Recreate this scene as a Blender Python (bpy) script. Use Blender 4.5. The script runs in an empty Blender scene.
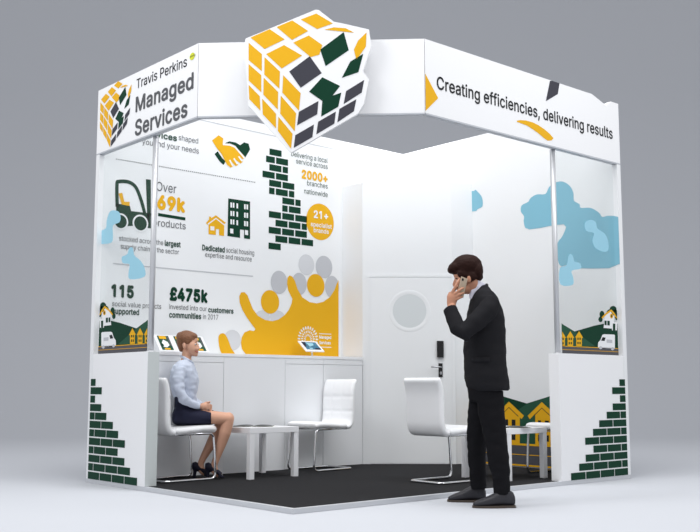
import bpy, bmesh, math, random, json
from mathutils import Vector, Matrix
random.seed(4)
PI = math.pi
C = bpy.context.scene.collection

# ------------------------------------------------------------------ camera
F_PX, PITCH, YAW = 985.9, 0.123, 0.8491
CAM = Vector((-4.1636, -5.3055, 0.8387))
FW = Vector((math.cos(YAW)*math.cos(PITCH), math.sin(YAW)*math.cos(PITCH), math.sin(PITCH)))
RT = Vector((math.sin(YAW), -math.cos(YAW), 0))
UP = RT.cross(FW)
cd = bpy.data.cameras.new('camera'); cam = bpy.data.objects.new('camera', cd); C.objects.link(cam)
cd.sensor_width = 36; cd.sensor_fit = 'HORIZONTAL'; cd.lens = F_PX/700*36; cd.clip_end = 200
cam.matrix_world = Matrix.Translation(CAM) @ Matrix((RT, UP, -FW)).transposed().to_4x4()
bpy.context.scene.camera = cam

def ray(x, y): return FW + RT*((x-350)/F_PX) - UP*((y-266)/F_PX)
def floor_pt(x, y, z=0.036):
    r = ray(x, y); return CAM + r*((z-CAM.z)/r.z)

class Plane:
    def __init__(s, O, U):
        s.O = Vector(O); s.U = Vector(U).normalized(); s.N = s.U.cross(Vector((0, 0, 1)))
    def at(s, x, y):                    # where a line of sight meets this wall
        r = ray(x, y); t = (s.O-CAM).dot(s.N)/r.dot(s.N); P = CAM+r*t-s.O
        return (P.dot(s.U), P.z)
    def w(s, u, v, d=0): return s.O + s.U*u + Vector((0, 0, v)) + s.N*d
    def crop(s, ox, oy, k):
        return lambda x, y: s.at(ox+x/k, oy+y/k)

# ------------------------------------------------------------------ materials
def lin(c):
    c /= 255
    return c/12.92 if c <= .04045 else ((c+.055)/1.055)**2.4
def mat(name, rgb, rough=.5, metal=0, bump=0, bscale=80, spec=.5, var=0, coat=0):
    m = bpy.data.materials.new(name); m.use_nodes = True
    nt = m.node_tree; b = nt.nodes['Principled BSDF']
    col = tuple(lin(c) for c in rgb)+(1,)
    b.inputs['Base Color'].default_value = col
    b.inputs['Roughness'].default_value = rough; b.inputs['Metallic'].default_value = metal
    b.inputs['Specular IOR Level'].default_value = spec
    b.inputs['Coat Weight'].default_value = coat
    if bump or var:
        tc = nt.nodes.new('ShaderNodeTexCoord'); n = nt.nodes.new('ShaderNodeTexNoise')
        n.inputs['Scale'].default_value = bscale; n.inputs['Detail'].default_value = 4
        nt.links.new(tc.outputs['Object'], n.inputs['Vector'])
        if bump:
            bp = nt.nodes.new('ShaderNodeBump'); bp.inputs['Strength'].default_value = bump; bp.inputs['Distance'].default_value = .01
            nt.links.new(n.outputs['Fac'], bp.inputs['Height']); nt.links.new(bp.outputs['Normal'], b.inputs['Normal'])
        if var:
            r = nt.nodes.new('ShaderNodeMixRGB'); r.blend_type = 'MULTIPLY'; r.inputs['Fac'].default_value = var
            r.inputs['Color1'].default_value = col
            nt.links.new(n.outputs['Fac'], r.inputs['Color2']); nt.links.new(r.outputs['Color'], b.inputs['Base Color'])
    return m
M = dict(
    studio=mat('studio_grey_white', (196, 199, 205), .9, spec=.1),
    white=mat('white_panel', (236, 237, 239), .45, spec=.3),
    print_white=mat('white_print', (232, 234, 236), .35, spec=.3),
    edge=mat('panel_edge_grey', (186, 190, 196), .5),
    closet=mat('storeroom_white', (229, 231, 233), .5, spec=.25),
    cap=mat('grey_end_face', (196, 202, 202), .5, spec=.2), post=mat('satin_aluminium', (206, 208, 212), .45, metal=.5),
    alu=mat('platform_aluminium', (196, 199, 204), .4, spec=.4),
    carpet=mat('charcoal_carpet', (54, 54, 56), .95, bump=.5, bscale=300, spec=.05, var=.5),
    green=mat('dark_green_print', (12, 57, 40), .5, spec=.12),
    mid=mat('mid_green_print', (40, 82, 63), .5, spec=.12),
    amber=mat('amber_print', (226, 171, 32), .5, spec=.12),
    lgrey=mat('light_grey_print', (206, 208, 212), .45, spec=.3),
    mgrey=mat('mid_grey_print', (188, 190, 195), .45, spec=.3),
    slate=mat('slate_grey_print', (66, 66, 74), .5, spec=.1),
    ink=mat('grey_ink_print', (82, 84, 88), .5, spec=.3),
    gink=mat('green_grey_ink_print', (50, 76, 66), .5, spec=.3),
    black=mat('near_black_print', (38, 40, 42), .5, spec=.1),
    blue=mat('sky_blue_print', (128, 184, 204), .5, spec=.3),
    pale=mat('pale_blue_film', (152, 203, 222), .5, spec=.3),
    lime=mat('lime_print', (206, 212, 40), .45),
    road=mat('asphalt_print', (78, 78, 84), .45, spec=.3),
    leather=mat('white_leather', (238, 239, 241), .38, bump=.06, bscale=150, spec=.5),
    chrome=mat('chrome', (225, 226, 228), .12, metal=1),
    steel=mat('brushed_steel', (190, 192, 196), .3, metal=1),
    lacquer=mat('white_lacquer', (236, 237, 240), .3, spec=.45),
    cabinet=mat('white_cabinet', (228, 230, 233), .4, spec=.4),
    blackp=mat('black_plastic', (22, 22, 24), .25, spec=.5),
    frost=mat('frosted_glass', (208, 213, 215), .35, spec=.5),
    skin=mat('skin', (216, 166, 140), .5, spec=.3, bump=.03, bscale=60),
    skin2=mat('tan_skin', (186, 134, 108), .5, spec=.3, bump=.03, bscale=60),
    lips=mat('lips', (186, 104, 94), .4), eyew=mat('eye_white', (235, 232, 228), .2), iris=mat('eye_dark', (40, 28, 22), .2),
    hairb=mat('dark_brown_hair', (44, 22, 17), .6, bump=.5, bscale=70, spec=.12, var=.4),
    hairl=mat('auburn_hair', (146, 98, 68), .5, bump=.5, bscale=90, spec=.4, var=.5),
    suit=mat('charcoal_suit', (34, 34, 37), .85, bump=.25, bscale=200, spec=.08),
    trouser=mat('black_trousers', (24, 24, 27), .85, bump=.25, bscale=200, spec=.08),
    shirtw=mat('pale_lilac_shirt', (214, 214, 228), .7, spec=.2),
    shirtb=mat('pale_blue_shirt', (200, 208, 224), .75, bump=.25, bscale=30, spec=.2),
    navy=mat('navy_skirt', (34, 36, 56), .8, bump=.15, bscale=120, spec=.2),
    shoe=mat('charcoal_leather', (44, 44, 50), .5, spec=.4), sole=mat('brown_sole', (72, 62, 54), .6),
    pump=mat('navy_suede', (24, 24, 44), .6, spec=.3),
    phone=mat('beige_phone_back', (190, 172, 150), .3, spec=.5),
    screen=mat('tablet_screen_blue', (60, 140, 180), .2, var=.6, bscale=12),
    mag=mat('magazine_cover', (48, 52, 50), .4), paper=mat('paper', (238, 236, 228), .7),
)
gm = bpy.data.materials.new('clear_glass'); gm.use_nodes = True
nt = gm.node_tree; nt.nodes.clear()
o = nt.nodes.new('ShaderNodeOutputMaterial'); mx = nt.nodes.new('ShaderNodeMixShader')
tr = nt.nodes.new('ShaderNodeBsdfTransparent'); gl = nt.nodes.new('ShaderNodeBsdfGlossy'); 
tr.inputs[0].default_value = (.97, .98, .98, 1); gl.inputs['Roughness'].default_value = .02; mx.inputs[0].default_value = .035
nt.links.new(tr.outputs[0], mx.inputs[1]); nt.links.new(gl.outputs[0], mx.inputs[2]); nt.links.new(mx.outputs[0], o.inputs[0])
M['glass'] = gm

# ------------------------------------------------------------------ helpers
def link_mesh(name, bm, m, parent=None, smooth=False, local=False, loc=None):
    """ONE mesh object; world-space vertices unless local."""
    me = bpy.data.meshes.new(name)
    if loc is not None: bmesh.ops.translate(bm, vec=-Vector(loc), verts=bm.verts)
    elif parent is not None and not local:
        bm.transform(world(parent).inverted())
    bm.to_mesh(me); bm.free()
    for mm in (m if isinstance(m, (list, tuple)) else [m]): me.materials.append(M[mm])
    if smooth:
        for p in me.polygons: p.use_smooth = True
    ob = bpy.data.objects.new(name, me); C.objects.link(ob)
    if loc is not None: ob.location = loc
    if parent is not None: ob.parent = parent
    return ob
def world(o):
    m = Matrix.Translation(o.location) @ o.rotation_euler.to_matrix().to_4x4()
    return world(o.parent) @ m if o.parent else m
def thing(name, label, cat, loc=(0, 0, 0), rz=0, group=None):
    o = bpy.data.objects.new(name, None); C.objects.link(o); o.empty_display_size = .1
    o.location = loc; o.rotation_euler = (0, 0, rz)
    return tag(o, label, cat, group)
def tag(o, label, cat, group=None):
    o['label'] = label; o['category'] = cat
    if group: o['group'] = group
    return o
def struct(o, label=None):
    o['kind'] = 'structure'
    if label: o['label'] = label
    return o
def lab(o, label): o['label'] = label; return o
def box(bm, lo, hi, bev=0, mtx=None):
    r = bmesh.ops.create_cube(bm, size=1); vs = r['verts']
    lo, hi = Vector(lo), Vector(hi)
    for v in vs: v.co = Vector(((lo[i]+hi[i])/2 + v.co[i]*(hi[i]-lo[i])) for i in range(3))
    if bev:
        es = list({e for v in vs for e in v.link_edges})
        g = bmesh.ops.bevel(bm, geom=es, offset=bev, segments=3, profile=.6, affect='EDGES')
        vs = list({v for f in g['faces'] for v in f.verts} | {v for v in vs if v.is_valid})
    if mtx: bmesh.ops.transform(bm, matrix=mtx, verts=[v for v in vs if v.is_valid])
    return vs
def B(*a, **k):
    bm = bmesh.new(); box(bm, *a, **k); return bm
def catmull(pts, n=6, closed=False):
    out = []; N = len(pts)
    rng = range(N) if closed else range(N-1)
    for i in rng:
        p = [Vector(pts[(i+k) % N]) if closed else Vector(pts[min(max(i+k, 0), N-1)]) for k in (-1, 0, 1, 2)]
        for j in range(n):
            t = j/n
            out.append(.5*((2*p[1])+(-p[0]+p[2])*t+(2*p[0]-5*p[1]+4*p[2]-p[3])*t*t+(-p[0]+3*p[1]-3*p[2]+p[3])*t**3))
    if not closed: out.append(Vector(pts[-1]))
    return out
def poly(bm, pl, pts, d=.002, mi=0):
    """flat print polygon on a wall plane"""
    vs = [bm.verts.new(pl.w(u, v, d)) for u, v in pts]
    try: f = bm.faces.new(vs)
    except ValueError: return
    f.normal_update()
    if f.normal.dot(pl.N) < 0: f.normal_flip()
    f.material_index = mi
    bmesh.ops.triangulate(bm, faces=[f], ngon_method='EAR_CLIP')
def prism(bm, pl, pts, d0, d1):
    """solid between distances d0 < d1 in front of the plane"""
    a = [bm.verts.new(pl.w(u, v, d1)) for u, v in pts]; b = [bm.verts.new(pl.w(u, v, d0)) for u, v in pts]
    n = len(pts); fs = [bm.faces.new(a), bm.faces.new(b[::-1])]
    for i in range(n): fs.append(bm.faces.new((a[i], b[i], b[(i+1) % n], a[(i+1) % n])))
    for f in fs: f.normal_update()
    bmesh.ops.triangulate(bm, faces=fs[:2], ngon_method='EAR_CLIP'); bmesh.ops.recalc_face_normals(bm, faces=bm.faces)
def mitre(bm, pl, u, side, back=.055):
    for v in bm.verts:
        if abs((v.co-pl.O).dot(pl.U)-u) < 1e-3 and (v.co-pl.O).dot(pl.N) < -.01: v.co += pl.U*side*back*math.tan(PI/8)
    return bm
def ellipse(c, rx, ry, n=40, a0=0, a1=2*PI):
    return [(c[0]+rx*math.cos(a0+(a1-a0)*i/n), c[1]+ry*math.sin(a0+(a1-a0)*i/n)) for i in range(n)]
def stroke(pts, w):
    """outline of a polyline of width w (2D)"""
    P = [Vector(p) for p in pts]; L, R = [], []
    for i, p in enumerate(P):
        d = (P[min(i+1, len(P)-1)]-P[max(i-1, 0)]).normalized(); n = Vector((-d.y, d.x))*w/2
        L.append(tuple(p+n)); R.append(tuple(p-n))
    return L+R[::-1]
def decal(name, pl, polys, m, parent, d=.002, label=None):
    bm = bmesh.new()
    for p in polys: poly(bm, pl, p, d)
    o = link_mesh(name, bm, m, parent)
    if label: o['label'] = label
    return o
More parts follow.
